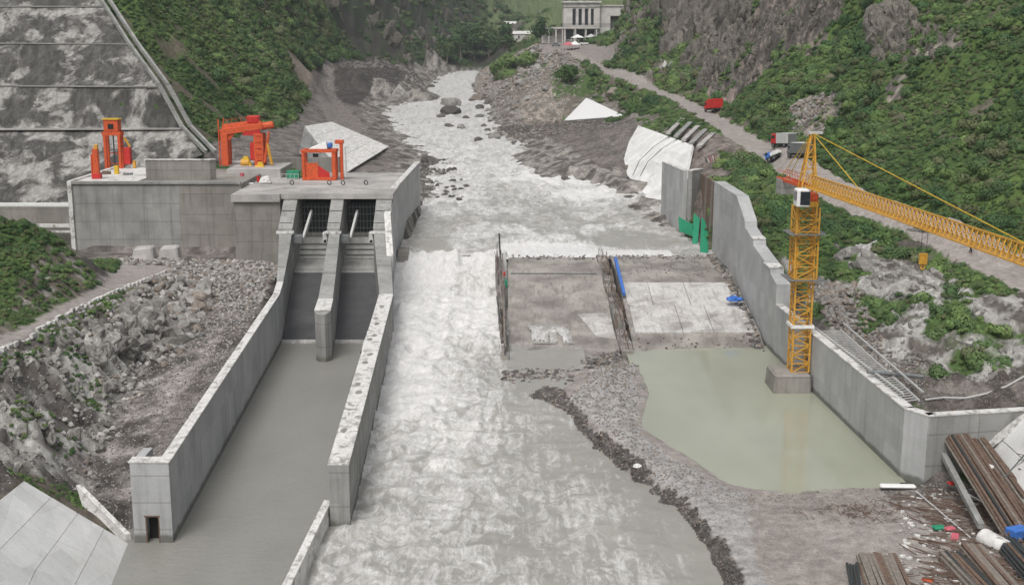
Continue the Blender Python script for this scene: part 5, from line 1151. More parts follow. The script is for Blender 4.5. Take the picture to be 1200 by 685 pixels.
for k in range(6):
    p = lerp(a, b, k / 5); mb = MB(); mb.bar(p, (p[0], p[1], p[2] + 1.5), .05); mb.build('post', M['rail'], t)
for z2 in (.75, 1.5):
    mb = MB(); mb.bar((a[0], a[1], a[2] + z2), (b[0], b[1], b[2] + z2), .05); mb.build('rail', M['rail'], t)

# dividers of the weir bays
def rough_line(name, x, ys, label, cat, top, mats, n, seed, lean=.25, wd=.9, base=None, thin=.09):
    t = thing(name, (x(ys[0]), ys[0], top(ys[0])), label, cat); rr = random.Random(seed)
    mb = MB(); k = 14
    for i in range(k):
        ya, yb = ys[0] + (ys[1] - ys[0]) * i / k, ys[0] + (ys[1] - ys[0]) * (i + 1) / k; h0 = top(ya) - rr.uniform(.3, .9); w0 = wd * rr.uniform(.8, 1.2)
        mb.prism([(x(ya) - w0 / 2, ya), (x(ya) + w0 / 2, ya + rr.uniform(-.2, .2)), (x(yb) + w0 / 2 * rr.uniform(.8, 1.1), yb - .01), (x(yb) - w0 / 2, yb - .01)], -1.8, h0)
    mb.build('core', base or M['rock_dark'], t)
    for i in range(n):
        y = ys[0] + (ys[1] - ys[0]) * (i + rr.random()) / n; xx = x(y) + rr.uniform(-.6, .6) * wd; h = rr.uniform(.5, 2.2) * (1.2 if rr.random() < .2 else .8)
        mb = MB(); mb.bar((xx, y, top(y) - 1.6), (xx + rr.uniform(-lean, lean) * 2, y + rr.uniform(-lean, lean) * 2, top(y) + h - .6), rr.uniform(.5, 1) * thin, 4)
        mb.build('bar', M[rr.choice(mats)], t)
    for i in range(n // 3):
        y = ys[0] + (ys[1] - ys[0]) * rr.random() * .9; L = rr.uniform(3, 8) * (1 if ys[1] > ys[0] else -1); y2 = y + L; xx = x(y) + rr.uniform(-.7, .7) * wd; z1 = top(y) - rr.uniform(-.2, .8); z2 = top(y2) - rr.uniform(-.2, .8)
        mb = MB(); mb.beam((xx, y, z1), (xx + rr.uniform(-.3, .3), y2, z2), .12, .16); mb.build('plank', M[rr.choice(mats)], t)
    return t
t1 = rough_line('timber_cofferdam', lambda y: -.9 + (y - 150) * -.03, (149.5, 196.5), 'ragged dark timber and steel bulkhead between the white water and muddy apron', 'bulkhead', lambda y: float(np.interp(y, [149, 165, 195], [.8, 2.2, 6.4])), ['rust', 'wood', 'steel', 'darksteel'], 60, 3, .15, .9, M['mud'], .08)
mb = MB(); mb.beam((-1.9, 195.8, 4), (-2.1, 195.8, 9.3), .25, .3); mb.build('post', M['darksteel'], t1)
for q in range(3):
    mb = MB(); mb.beam((-1.6 - q * .12, 196 - q * .3, 5.9 - q * .8), (-.9, 152, 1.2 - q * .5), .2, .22); mb.build('waler', M['wood'], t1)
mb = MB(); mb.box((-.9, 180, 4.1), (.4, 1.2, .9)); mb.build('patch', M['green'], t1)
mb = MB(); mb.box((-1.2, 183.5, 4.9), (.3, .7, .5)); mb.build('patch', M['red'], t1)
t2 = rough_line('broken_divider', lambda y: 15.2 + (y - 152) * -.012, (152.8, 197), 'crumbling dark divider bristling with rusty bars between the muddy apron and pale slabs', 'divider', lambda y: float(np.interp(y, [152, 165, 195], [1.0, 2.9, 6.4])), ['rust', 'rust', 'steel', 'wood'], 70, 5, .35, 1.4, M['mud'], .06)
mb = MB(); mb.beam((16.35, 172, 4.1), (16.5, 189, 6.3), .45, .5); tag(mb.build('blue_pipe', M['blue'], bevel=.05), 'blue wrapped pipe along the left edge of the pale apron slabs', 'pipe')
# green sheets by the weir's right end
t = thing('green_sheeting', at(810, 300, 5.5), 'green ribbed safety sheets standing at the right end of the weir', 'sheeting')
for P in (((795, 254, 9.3), (812, 263, 8.6), (813, 277, 6.6), (796, 271, 7.0)), ((813, 250, 9.9), (820, 256, 9.4), (817, 291, 5.3), (811, 289, 5.5)), ((822, 255, 9.6), (831, 262, 8.8), (829, 304, 4.9), (820, 302, 5.0))):
    q = [Vector(at(*p)) for p in P]; off = Vector((.05, .12, 0)); mb = MB(); mb.hexa(q + [p + off for p in q]); sh = mb.build('sheet', M['green'], t)
    for k in range(1, 4):
        a, b = q[0].lerp(q[1], k / 4), q[3].lerp(q[2], k / 4); mb = MB(); mb.beam(a - Vector((0, .06, 0)), b - Vector((0, .06, 0)), .07, .07); mb.build('rib', M['green'], sh)
c = at(838, 188, 17.4)
t = thing('rebar_cage', c, 'rusty heap of formwork and pale rods on the gravel above the weir end', 'rebar heap'); rr = random.Random(4)
for k in range(26):
    a = (c[0] + rr.uniform(-1.3, 1.3), c[1] + rr.uniform(-1.5, 1.5), 15.5); mb = MB(); mb.bar(a, (a[0] + rr.uniform(-1, 1), a[1] + rr.uniform(-1, 1), 16.6 + rr.random() * 2), .09); mb.build('rod', M[rr.choice(['rust', 'rail', 'pink', 'darksteel'])], t)
# notch face hung with netting
q = [Vector(p) for p in ((34.0, 219.3, 4), (34.0, 200.3, 4), (34.3, 200.3, 16.8), (34.3, 219.3, 16.8))]
t = thing('formwork_face', tuple(q[0]), 'brown board face hung with netting in the gap beyond the stepped wall', 'formwork')
for k in range(9):
    a, b = k / 9 + .004, (k + 1) / 9 - .004; mb = MB(); s4 = [q[0].lerp(q[1], a), q[0].lerp(q[1], b), q[3].lerp(q[2], b), q[3].lerp(q[2], a)]
    mb.hexa(s4 + [p + Vector((.4, 0, 0)) for p in s4]); mb.build('board', M['rust'] if k % 3 else M['wood'], t)

# steel walkway behind the pool wall
t = thing('steel_walkway', (37.6, 120, 6.4), 'long pale steel ladder frame lying along the back of the pool wall', 'walkway')
A0, A1 = Vector((37.0, 109.5, 6.6)), Vector((36.0, 139, 6.6)); B0, B1 = Vector((38.4, 109.0, 7.0)), Vector((38.6, 137.5, 7.0))
for a, b in ((A0, A1), (B0, B1), (A0 + Vector((0, 0, .9)), A1 + Vector((0, 0, .3))), (B0 + Vector((.3, 0, .8)), B1 + Vector((.3, 0, .8)))):
    mb = MB(); mb.beam(a, b, .16, .16); mb.build('rail', M['rail'], t)
for k in range(38):
    f = (k + .5) / 38; mb = MB(); mb.beam(A0.lerp(A1, f), B0.lerp(B1, f), .09, .09); mb.build('rung', M['rail'], t)
for k in range(9):
    f = k / 8; mb = MB(); p = B0.lerp(B1, f); mb.bar((p.x, p.y, p.z - 1.6), (p.x + .3, p.y, p.z + .8), .05); mb.build('post', M['steel'], t)
mb = MB(); mb.bar((35.9, 117.5, 7.5), (41.5, 117.2, 7.0), .22, 8); tag(mb.build('drain_pipe', M['steel']), 'grey pipe laid across the steel ladder frame', 'pipe')
hp = [Vector(hit(*q)) + Vector((0, 0, .12)) for q in ((1084, 470), (1105, 472), (1130, 470), (1155, 464), (1180, 454), (1205, 440))]
mb = MB(); mb.tube(hp, .1); tag(mb.build('hose', M['rail']), 'thin pale hose curving over the rubble behind the return wall', 'hose')

# vehicles
def wheel(parent, x, y, z, r, w_, ax):
    mb = MB(); mb.bar(Vector((x, y, z)) - ax * w_ / 2, Vector((x, y, z)) + ax * w_ / 2, r, 14); o = mb.build('wheel', M['rubber'], parent)
    mb = MB(); mb.bar(Vector((x, y, z)) - ax * (w_ / 2 + .02), Vector((x, y, z)) + ax * (w_ / 2 + .02), r * .5, 10); mb.build('rim', M['steel'], o)
def truck(px, py, dirv, L, label, cat, cabm, bodym, roofm=None, cabL=1.7, Wd=2.2, Hc=2.2, Hb=2.3, z_extra=0, closed=True, name='parked_truck', cov=None):
    c = Vector(hit(px, py)); d = Vector((dirv[0], dirv[1], 0)).normalized(); ang = math.atan2(d.y, d.x); n = Vector((-d.y, d.x, 0)); s1, s2 = c + d * L / 2, c - d * L / 2
    gz = [zat(s1.x, s1.y), zat(s2.x, s2.y)]; c.z = sum(gz) / 2 + .05; pit = math.atan2(gz[0] - gz[1], L)
    t = thing(name, c, label, cat); R = Matrix.Rotation(ang, 3, 'Z') @ Matrix.Rotation(-pit, 3, 'Y')
    W = lambda x, y, z: c + R @ Vector((x, y, z))
    def bx(nm, x0, x1, y0, y1, z0, z1, m, top=0, par=None, bev=.06):
        mb = MB(); mb.hexa([W(x0, y0, z0), W(x1, y0, z0), W(x1, y1, z0), W(x0, y1, z0), W(x0, y0 + top * .3, z1), W(x1 - top, y0 + top * .3, z1), W(x1 - top, y1 - top * .3, z1), W(x0, y1 - top * .3, z1)]); return mb.build(nm, m, par or t, bevel=bev)
    h = L / 2; w2 = Wd / 2
    bx('chassis', -h, h, -w2 * .7, w2 * .7, .45, .75, M['darksteel'])
    cb = bx('cab', h - cabL, h, -w2, w2, .78, .78 + Hc, cabm, .25)
    bx('windscreen', h - .16, h + .0, -w2 * .82, w2 * .82, 1.75, .78 + Hc - .3, M['glass'], .1, cb, 0)
    for s_ in (-1, 1):
        bx('side_window', h - cabL + .3, h - .45, s_ * (w2 + .01) - .03, s_ * (w2 + .01) + .03, 1.8, .78 + Hc - .35, M['glass'], 0, cb, 0); bx('headlight', h - .02, h + .04, s_ * w2 * .7 - .15, s_ * w2 * .7 + .15, .95, 1.2, M['white'], 0, cb, 0)
    bd = bx('cargo_body', -h, h - cabL - .15, -w2 * 1.03, w2 * 1.03, .8, .8 + Hb, bodym)
    if roofm: bx('roof', -h - .03, h - cabL - .12, -w2 * 1.05, w2 * 1.05, .805 + Hb, .9 + Hb, roofm, 0, bd, 0)
    for k in range(4):
        x = -h + (L - cabL) * (k + .5) / 4
        for s_ in (-1, 1): bx('stake', x - .05, x + .05, s_ * w2 * 1.05 - .04, s_ * w2 * 1.05 + .04, .85, .75 + Hb, bodym, 0, bd, 0)
    bx('rear_door', -h - .06, -h - .005, -w2 * .9, w2 * .9, .9, .7 + Hb, M['steel'] if roofm else bodym, 0, bd, 0)
    for x in ((h - .8), (-h + 1.1)):
        for s_ in (-1, 1):
            p = W(x, s_ * (w2 - .12), .45); wheel(t, p.x, p.y, p.z, .48, .3, n)
    return t
truck(836, 132, (-.35, 1), 6.2, 'red covered lorry parked at the uphill edge of the road', 'lorry', M['red'], M['red'], None, 1.6, 2.4, 2.0, 2.5)
truck(918, 172, (-.45, 1), 5.4, 'small truck with red cab and pale white-roofed body, behind the grey van body', 'truck', M['red'], M['rail'], M['white'], 1.6, 2.1, 1.9, 1.9)
truck(936, 184, (-.45, 1), 4.6, 'grey box truck nearest the crane mast on the road', 'truck', M['steel'], M['steel'], M['white'], 1.2, 2.1, 1.7, 1.9)
truck(908, 189, (-.6, .5), 3.0, 'small blue pickup on the outer edge of the road below the trucks', 'pickup', M['blue'], M['white'], None, 1.2, 1.5, 1.0, .7)
for k, (px, py, m, lb) in enumerate(((26.8, 588, 'pink', 'red tent by the road head below the station building'), (30.2, 590, 'white', 'small white tent right of the red tent at the road head'), (33.5, 630, 'white', 'left of two white canopies in front of the station windows'), (40.5, 630, 'rail', 'right of two white canopies in front of the station windows'))):
    c = Vector((px, py, zat(px, py))); s_ = 2.6 if k < 2 else 3.4; hh = 2.2 if k < 2 else 2.6; t = thing('tent', c, lb, 'tent')
    mb = MB(); mb.add([c + Vector((-s_, -s_, hh)), c + Vector((s_, -s_, hh)), c + Vector((s_, s_, hh)), c + Vector((-s_, s_, hh)), c + Vector((0, 0, hh + 1.8))], [(0, 1, 4), (1, 2, 4), (2, 3, 4), (3, 0, 4), (3, 2, 1, 0)]); mb.build('canopy', M[m], t)
    for sx in (-1, 1):
        for sy in (-1, 1): mb = MB(); mb.bar(c + Vector((sx * s_ * .94, sy * s_ * .94, -.3)), c + Vector((sx * s_ * .94, sy * s_ * .94, hh)), .12); mb.build('post', M['rail'], t)
for px, py, m, lb in ((21.5, 600, 'steel', 'dark grey parked car at the far left end of the road head'), (35.5, 604, 'white', 'white parked car below the canopies at the station'), (42.5, 612, 'glass', 'black parked car below the station side block')):
    c = Vector((px, py, zat(px, py))); t = thing('parked_car', c, lb, 'car'); X, Y, zb = c
    mb = MB(); mb.box((X, Y, zb + .75), (4.4, 1.8, .7)); mb.build('body', M[m], t, bevel=.15)
    mb = MB(); mb.hexa([(X - 1.4, Y - .8, zb + 1.1), (X + 1.2, Y - .8, zb + 1.1), (X + 1.2, Y + .8, zb + 1.1), (X - 1.4, Y + .8, zb + 1.1), (X - 1, Y - .65, zb + 1.65), (X + .7, Y - .65, zb + 1.65), (X + .7, Y + .65, zb + 1.65), (X - 1, Y + .65, zb + 1.65)]); mb.build('cabin', M['glass'], t)
    for sx in (-1.4, 1.4):
        for sy in (-.8, .8): wheel(t, X + sx, Y + sy, zb + .33, .33, .25, Vector((0, 1, 0)))

# person walking on the road
def person(px, py, label, shirt, legs, face=-2.4, stride=.28):
    c = Vector(hit(px, py)); t = thing('person', c, label, 'person'); R = Matrix.Rotation(face, 3, 'Z'); W = lambda x, y, z: tuple(c + R @ Vector((x, y, z)))
    def skin(name, pts, edges, rad, m):
        me = bpy.data.meshes.new(name); me.from_pydata([tuple(Vector(W(*p)) - c) for p in pts], edges, []); o = bpy.data.objects.new(name, me); COL.objects.link(o); o.parent = t; me.materials.append(m)
        md = o.modifiers.new('s', 'SKIN')
        for i, r in enumerate(rad): me.skin_vertices[0].data[i].radius = (r, r)
        me.skin_vertices[0].data[0].use_root = True; sb = o.modifiers.new('d', 'SUBSURF'); sb.levels = 1; sb.render_levels = 2; return o
    s = stride
    pts = [(0, 0, .95), (0, 0, 1.15), (0, .02, 1.38), (0, .02, 1.5), (0, .04, 1.6), (0, .03, 1.7), (.19, .02, 1.4), (.25, -.1, 1.15), (.26, .02, .92), (.27, .06, .83), (-.19, .02, 1.4), (-.25, .12, 1.15), (-.25, .26, .98), (-.25, .31, .9),
           (.1, 0, .9), (.11, s * .6, .5), (.11, s * .55, .09), (.11, s * .55 + .16, .04), (-.1, 0, .9), (-.11, -s * .3, .5), (-.11, -s, .12), (-.11, -s + .14, .04)]
    ed = [(0, 1), (1, 2), (2, 3), (3, 4), (4, 5), (2, 6), (6, 7), (7, 8), (8, 9), (2, 10), (10, 11), (11, 12), (12, 13), (0, 14), (14, 15), (15, 16), (16, 17), (0, 18), (18, 19), (19, 20), (20, 21)]
    rd_ = [.14, .13, .15, .055, .095, .07, .065, .05, .035, .03, .065, .05, .035, .03, .09, .06, .04, .035, .09, .06, .04, .035]
    skin('body', pts, ed, rd_, M['skin'])
    skin('jacket', [(0, 0, .9), (0, 0, 1.15), (0, .02, 1.38), (0, .02, 1.46), (.2, .02, 1.4), (.25, -.1, 1.15), (.26, .01, .96), (-.2, .02, 1.4), (-.25, .12, 1.15), (-.25, .24, 1.0)], [(0, 1), (1, 2), (2, 3), (2, 4), (4, 5), (5, 6), (2, 7), (7, 8), (8, 9)], [.17, .155, .175, .08, .085, .065, .05, .085, .065, .05], shirt)
    skin('trousers', [(0, 0, .92), (.1, 0, .88), (.11, s * .6, .5), (.11, s * .55, .14), (-.1, 0, .88), (-.11, -s * .3, .5), (-.11, -s, .17)], [(0, 1), (1, 2), (2, 3), (0, 4), (4, 5), (5, 6)], [.155, .11, .08, .06, .11, .08, .06], legs)
    mb = MB(); q = W(0, .03, 1.74); mb.bar((q[0], q[1], q[2] - .05), (q[0], q[1], q[2] + .07), .12, 10, .07); mb.build('hair', M['void'], t, smooth=True)
    return t
person(1137, 300, 'person in dark clothes walking along the dirt road below the crane jib', M['jeans'], M['void'])
mb = MB(); c = hit(998, 241); mb.bar(c, (c[0], c[1], c[2] + 1.6), .09, 6); mb.box((c[0], c[1], c[2] + 1.5), (.3, .1, .3)); rooted(mb, 'road_post', M['darksteel'], c, 'dark marker post on the outer edge of the road near the crane mast', 'post')

# stored pipes, rebar and timber, bottom right
def pile(name, a, b, za, zb_, n, rows_, r, mats, label, cat, piece='pipe', group=None, seed=1, jit=.25, spread=None, sq=False):
    A, B = Vector(at(a[0], a[1], za)), Vector(at(b[0], b[1], zb_)); A.z, B.z = max(A.z, zat(A.x, A.y)), max(B.z, zat(B.x, B.y)); d = (B - A).normalized(); u = Vector((-d.y, d.x, 0)).normalized(); rr = random.Random(seed)
    t = thing(name, A, label, cat, group); sp = spread or r * 2.05
    for j in range(rows_):
        for i in range(n - j):
            o = u * ((i - (n - j - 1) / 2) * sp) + Vector((0, 0, r + j * r * 1.75)); e0, e1 = rr.uniform(-jit, jit) * 3, rr.uniform(-jit, jit) * 3; sk = u * rr.uniform(-jit, jit)
            mb = MB()
            if sq: mb.beam(A + o + d * e0, B + o + d * e1 + sk, r * 2.0, r * 1.6)
            else: mb.bar(A + o + d * e0, B + o + d * e1 + sk, r, 7)
            mb.build(piece, M[rr.choice(mats)], t)
    return t
pile('rail_stack', (1107, 546), (1196, 640), .7, 1.0, 9, 3, .14, ['rust', 'rust', 'wood', 'darksteel'], 'long dark bundle of rusty rails leading from the wall corner to the lower right', 'steel bundle', 'rail', None, 1, .15)
pile('timber_beam', (1100, 551), (1150, 619), .9, 1.5, 1, 1, .26, ['conc'], 'single thick grey beam along the near side of the long rusty bundle', 'beam', 'beam', None, 2, .05, sq=True)
pile('rail_stack', (1125, 541), (1202, 604), .9, 1.5, 8, 2, .12, ['rust', 'wood', 'rust'], 'tangled brown rods heaped between the long rusty bundle and the white lining', 'steel bundle', 'rod', None, 3, .8)
pile('plank_stack', (1028, 656), (1048, 705), .8, .8, 11, 2, .14, ['wood', 'rust', 'wood'], 'flat brown stack of planks at the bottom edge, left of the other piles', 'plank stack', 'plank', None, 4, .12, sq=True)
pile('plank_stack', (1000, 664), (1006, 700), .7, .7, 5, 1, .12, ['darksteel', 'rust'], 'narrow dark stack of bars at the bottom edge beside the brown planks', 'bar stack', 'bar', None, 5, .15)
pile('rail_stack', (1112, 655), (1165, 715), .8, .8, 6, 2, .15, ['rust', 'wood', 'darksteel'], 'brown bundle of beams at the bottom edge below the litter', 'steel bundle', 'beam', None, 6, .2, sq=True)
pile('rail_stack', (1138, 648), (1192, 712), .8, .8, 6, 2, .15, ['wood', 'rust'], 'lighter brown bundle of beams right of the one below the litter', 'steel bundle', 'beam', None, 7, .2, sq=True)
pile('rail_stack', (1176, 640), (1225, 700), .9, .9, 7, 3, .14, ['darksteel', 'rust', 'darksteel'], 'dark bundle of beams behind the large open pipe in the lower right corner', 'steel bundle', 'beam', None, 8, .2)
pile('loose_pipe', (1140, 636), (1070, 575), .7, .7, 1, 1, .07, ['rail'], 'single thin pale pole lying on the yard before the rusty bundle', 'pole', 'pole', None, 9)
pile('loose_pipe', (1125, 575), (1195, 612), 1.6, 1.9, 1, 1, .09, ['rail'], 'pale pole lying across the tangled brown rods', 'pole', 'pole', None, 10)
c0, c1 = Vector(at(1158, 632, 1.3)), Vector(at(1174, 641, 1.3)); d = (c1 - c0).normalized(); mb = MB(); mid2 = (c0 + c1) / 2
mb.ring(mid2, d, .62, .75, 2.6, 24); rooted(mb, 'concrete_pipe', M['conc_cap'], mid2 - Vector((0, 0, .75)), 'large pale open pipe lying at the foot of the rusty bundle', 'pipe')
clutter('blue_container', 1192, 629, 1.6, 1.6, 1.1, .8, 'blue', 'small blue box beside the white lining at the right edge', 'box', .4)
clutter('yellow_lid', 1190, 621, 1.7, 1.5, .9, .3, 'yellow2', 'pale yellow lid lying behind the small blue box', 'lid', .4)
clutter('green_sheet', 1100, 619, .8, 1.0, .7, .25, 'green', 'green scrap of sheeting on the yard left of the pink cloth', 'sheet', .2, .08)
clutter('white_sheet', 1154, 549 , 3.2, 1.4, 1.0, .35, 'white', 'white cloth lying at the top of the rod heap by the lining', 'cloth', .5, .12)
clutter('white_sheet', 1052, 571, .4, 3.2, .7, .3, 'white', 'white plastic bundle lying against the foot of the wall corner', 'bundle', -.05, .12)
for k, (px, py, m, lb, rz) in enumerate(((1113, 620, 'pink', 'pink cloth on the littered yard right of the green scrap', .3), (1119, 630, 'pink', 'longer faded pink cloth just below the pink one', 1.2), (1117, 567, 'red', 'small red sack on the long rusty bundle', .2), (1088, 681, 'orange', 'orange scrap lying at the bottom edge right of the planks', .1))):
    clutter('cloth', px, py, 1.5 if k == 2 else .85, .9 if k != 1 else 1.5, .6, .2, m, lb, 'cloth', rz, .06)
# loose timber and rods over the yard
P = MB(); rr = random.Random(12)
for k in range(420):
    px, py = rr.uniform(1045, 1215), rr.uniform(572, 700)
    if px < 1085 and py > 600 and rr.random() < .8: continue
    c = at(px, py, .75); zc = zat(c[0], c[1]) + .06; a = rr.gauss(-.75, .5); L = rr.uniform(.3, 1.6) ** 1.3
    P.bar((c[0] - math.cos(a) * L, c[1] - math.sin(a) * L, zc + rr.uniform(0, .12)), (c[0] + math.cos(a) * L, c[1] + math.sin(a) * L, zc + rr.uniform(0, .3)), rr.uniform(.02, .06), 4)
o = P.build('scattered_rods', M['rust']); o['kind'] = 'stuff'; o['label'] = 'rods and scraps of timber strewn over the yard'
P = MB()
for k in range(260):
    px, py = rr.uniform(1055, 1215), rr.uniform(572, 700); c = at(px, py, .75); zc = zat(c[0], c[1]) + .08; s_ = rr.uniform(.06, .3)
    P.box((c[0], c[1], zc), (s_ * 1.6, s_, s_ * .5), rr.random() * 3)
o = P.build('pale_litter', M['conc_cap']); o['kind'] = 'stuff'; o['label'] = 'pale litter on the yard by the stored steel'
P = MB()
for k in range(150):                               # brushwood by the pool
    c = at(rr.gauss(1010, 26), rr.gauss(600, 7), .8); zc = zat(c[0], c[1]) + .05; a = rr.random() * 6.28; L = rr.uniform(.3, 1.1)
    P.bar((c[0], c[1], zc), (c[0] + math.cos(a) * L, c[1] + math.sin(a) * L, zc + rr.uniform(.05, .5)), .025, 3)
o = P.build('brushwood', M['rust']); o['kind'] = 'stuff'; o['label'] = 'dry brushwood at the near edge of the pool'
# ------------------------------------------------------------------ rocks
def rock_mesh(seed, m, flat=.75, jag=.28, sub=3):
    bm = bmesh.new(); bmesh.ops.create_icosphere(bm, subdivisions=sub, radius=1); r = np.random.RandomState(seed)
    co = np.array([v.co[:] for v in bm.verts])
    for _ in range(9):                                          # slice facets off
        n = r.normal(size=3); n /= np.linalg.norm(n); h = r.uniform(.55, .9); dd = co @ n; k = dd > h; co[k] -= np.outer(dd[k] - h, n)
    nn = fbm(co[:, 0] * 1.6 + seed, co[:, 1] * 1.6 + co[:, 2] * 1.1, 4, seed); co *= (1 + (nn - .5) * jag * 2)[:, None]; co[:, 2] *= flat; co[:, 0] *= r.uniform(.85, 1.25)
    for v, c in zip(bm.verts, co): v.co = c
    me = bpy.data.meshes.new('rock'); bm.to_mesh(me); bm.free(); me.materials.append(m); return me
M['rock_pale'] = mat_rock('pale_broken_rock', (.3, .29, .275), (.44, .42, .4), (.55, .54, .52))
PALEROCK = rock_mesh(61, M['rock_pale'])
BIG = [rock_mesh(k, M['rock'] if k % 3 else M['rock_brown']) for k in range(8)]; BIGD = [rock_mesh(20 + k, M['rock_dark']) for k in range(3)]
def boulder(px, py, wpx, label, me=None, river=True, sq=1.0, sink=.25):
    c = onriver(px, py) if river else hit(px, py); s = wpx / CF * c[1] / 2
    o = bpy.data.objects.new('boulder', me or BIG[hash_(px, py) % 8]); COL.objects.link(o); o.location = (c[0], c[1] + s * .3, c[2] + s * sq * (.5 - sink)); o.scale = (s, s * .9, s * sq); o.rotation_euler = (0, 0, (px * 7 + py) % 6)
    return tag(o, label, 'boulder', 'boulders in and beside the upper river')
def hash_(a, b): return int(a * 31 + b * 17)
for px, py, w_, lb, k in (
    (527, 124, 27, 'largest rounded grey boulder in the middle of the upper river', 'r'), (527, 134, 27, 'long flat boulder just below the largest river boulder', 'd'),
    (517, 137, 13, 'low dark rock left of the pair below the flat boulder', 'd'), (526, 149, 14, 'dark rock, left one of the pair below the flat boulder', 'd'), (541, 151, 15, 'pale rounded rock, right one of the pair below the flat boulder', 'r'),
    (546, 139, 11, 'small rock awash right of the flat boulder', 'd'), (561, 138, 15, 'pale low rock awash between the flat boulder and right bank', 'r'), (577, 142, 17, 'grey boulder at the water edge below the rock heap', 'r'),
    (567, 148, 9, 'small dark rock awash near the gravel bank', 'd'), (571, 154, 10, 'dark rock where the gravel bank starts', 'd'), (580, 163, 17, 'pale boulder at the upstream tip of the gravel bank', 'r'),
    (561, 165, 13, 'dark wet rock off the tip of the gravel bank', 'd'), (588, 133, 16, 'boulder at the foot of the rock heap, right bank', 'r'), (562, 127, 13, 'rock poking out of the water by the right bank heap', 'd'),
    (576, 122, 20, 'dark boulder at the waterline of the right bank rock heap', 'd'), (560, 118, 20, 'pale angular boulder nearest the rapids on the right bank', 'r'), (568, 108, 17, 'grey boulder above the pale angular one on the right bank', 'd'),
    (505, 103, 12, 'dark rock at the foot of the dark mountain spur', 'd'), (497, 96, 12, 'grey rock below the mountain spur on the left bank', 'r'), (488, 92, 14, 'broad rock left of the mountain spur', 'r'), (510, 98, 7, 'little dark rock in the water off the spur', 'd')):
    boulder(px, py, w_, lb, (BIGD[hash_(px, py) % 3] if k == 'd' else BIG[hash_(px, py) % 8]), True, .75)
for px, py, w_, lb, sq in ((468, 117, 25, 'big pale upright boulder on the dark gravel mound', 1.25), (629, 84, 13, 'pale boulder below the trees above the rock heap', 1.2), (610, 100, 15, 'brown boulder high in the right bank rock heap', .9), (597, 112, 14, 'tan boulder in the middle of the right bank rock heap', .8), (640, 106, 12, 'reddish boulder at the right side of the rock heap', .8),
    (620, 118, 12, 'pale tan boulder low in the rock heap', .8), (605, 128, 13, 'grey boulder low on the right bank above the gravel', .8), (722, 112, 22, 'rounded brown rock outcrop above the white triangular patch', .8), (787, 80, 10, 'reddish block beside the road under the cliff', 1.2), (780, 82, 12, 'pale block beside the road under the cliff', 1.3)):
    boulder(px, py, w_, lb, PALEROCK if sq > 1.15 else None, False, sq, .2)
tm = rock_mesh(77, M['blue'], .55, .95, 3); c = at(861, 351, 3.9); o = bpy.data.objects.new('blue_tarpaulin', tm); COL.objects.link(o); o.location = c; o.scale = (1.05, .9, .9); tag(o, 'crumpled bright blue tarpaulin at the right edge of the pale apron slabs', 'tarpaulin')
for px, py, w_, lb in ((747, 550, 12, 'white flat stone on the dark rim between river and yard'), (688, 428, 11, 'rounded white stone near the muddy apron foot')):
    c = hit(px, py); s = w_ / CF * c[1] / 2; o = bpy.data.objects.new('white_stone', BIG[2].copy()); o.data.materials.clear(); o.data.materials.append(M['conc_cap']); COL.objects.link(o); o.location = (c[0], c[1], c[2] + s * .3); o.scale = (s, s, s * .7); tag(o, lb, 'stone')
for px, py, w_, lb in () and ((120, 475, 50, 'large slanting grey slab of rock overhanging the dark hollow on the left'), (40, 470, 70, 'broad pale rock face beneath the hillside path'), (20, 530, 60, 'pale cracked rock knob above the near white slope'), (75, 505, 55, 'grey rock shoulder left of the dark hollow')):
    c = hit(px, py); s = w_ / CF * c[1] / 2; o = bpy.data.objects.new('rock_outcrop', rock_mesh(60 + px, M['rock'], .8, .4, 4)); COL.objects.link(o); o.location = (c[0], c[1] + s * .6, c[2] - s * .15); o.scale = (s, s * 1.1, s * .9); o.rotation_euler = (.2, .25, px % 5); tag(o, lb, 'rock', 'rock outcrops on the left cliff')

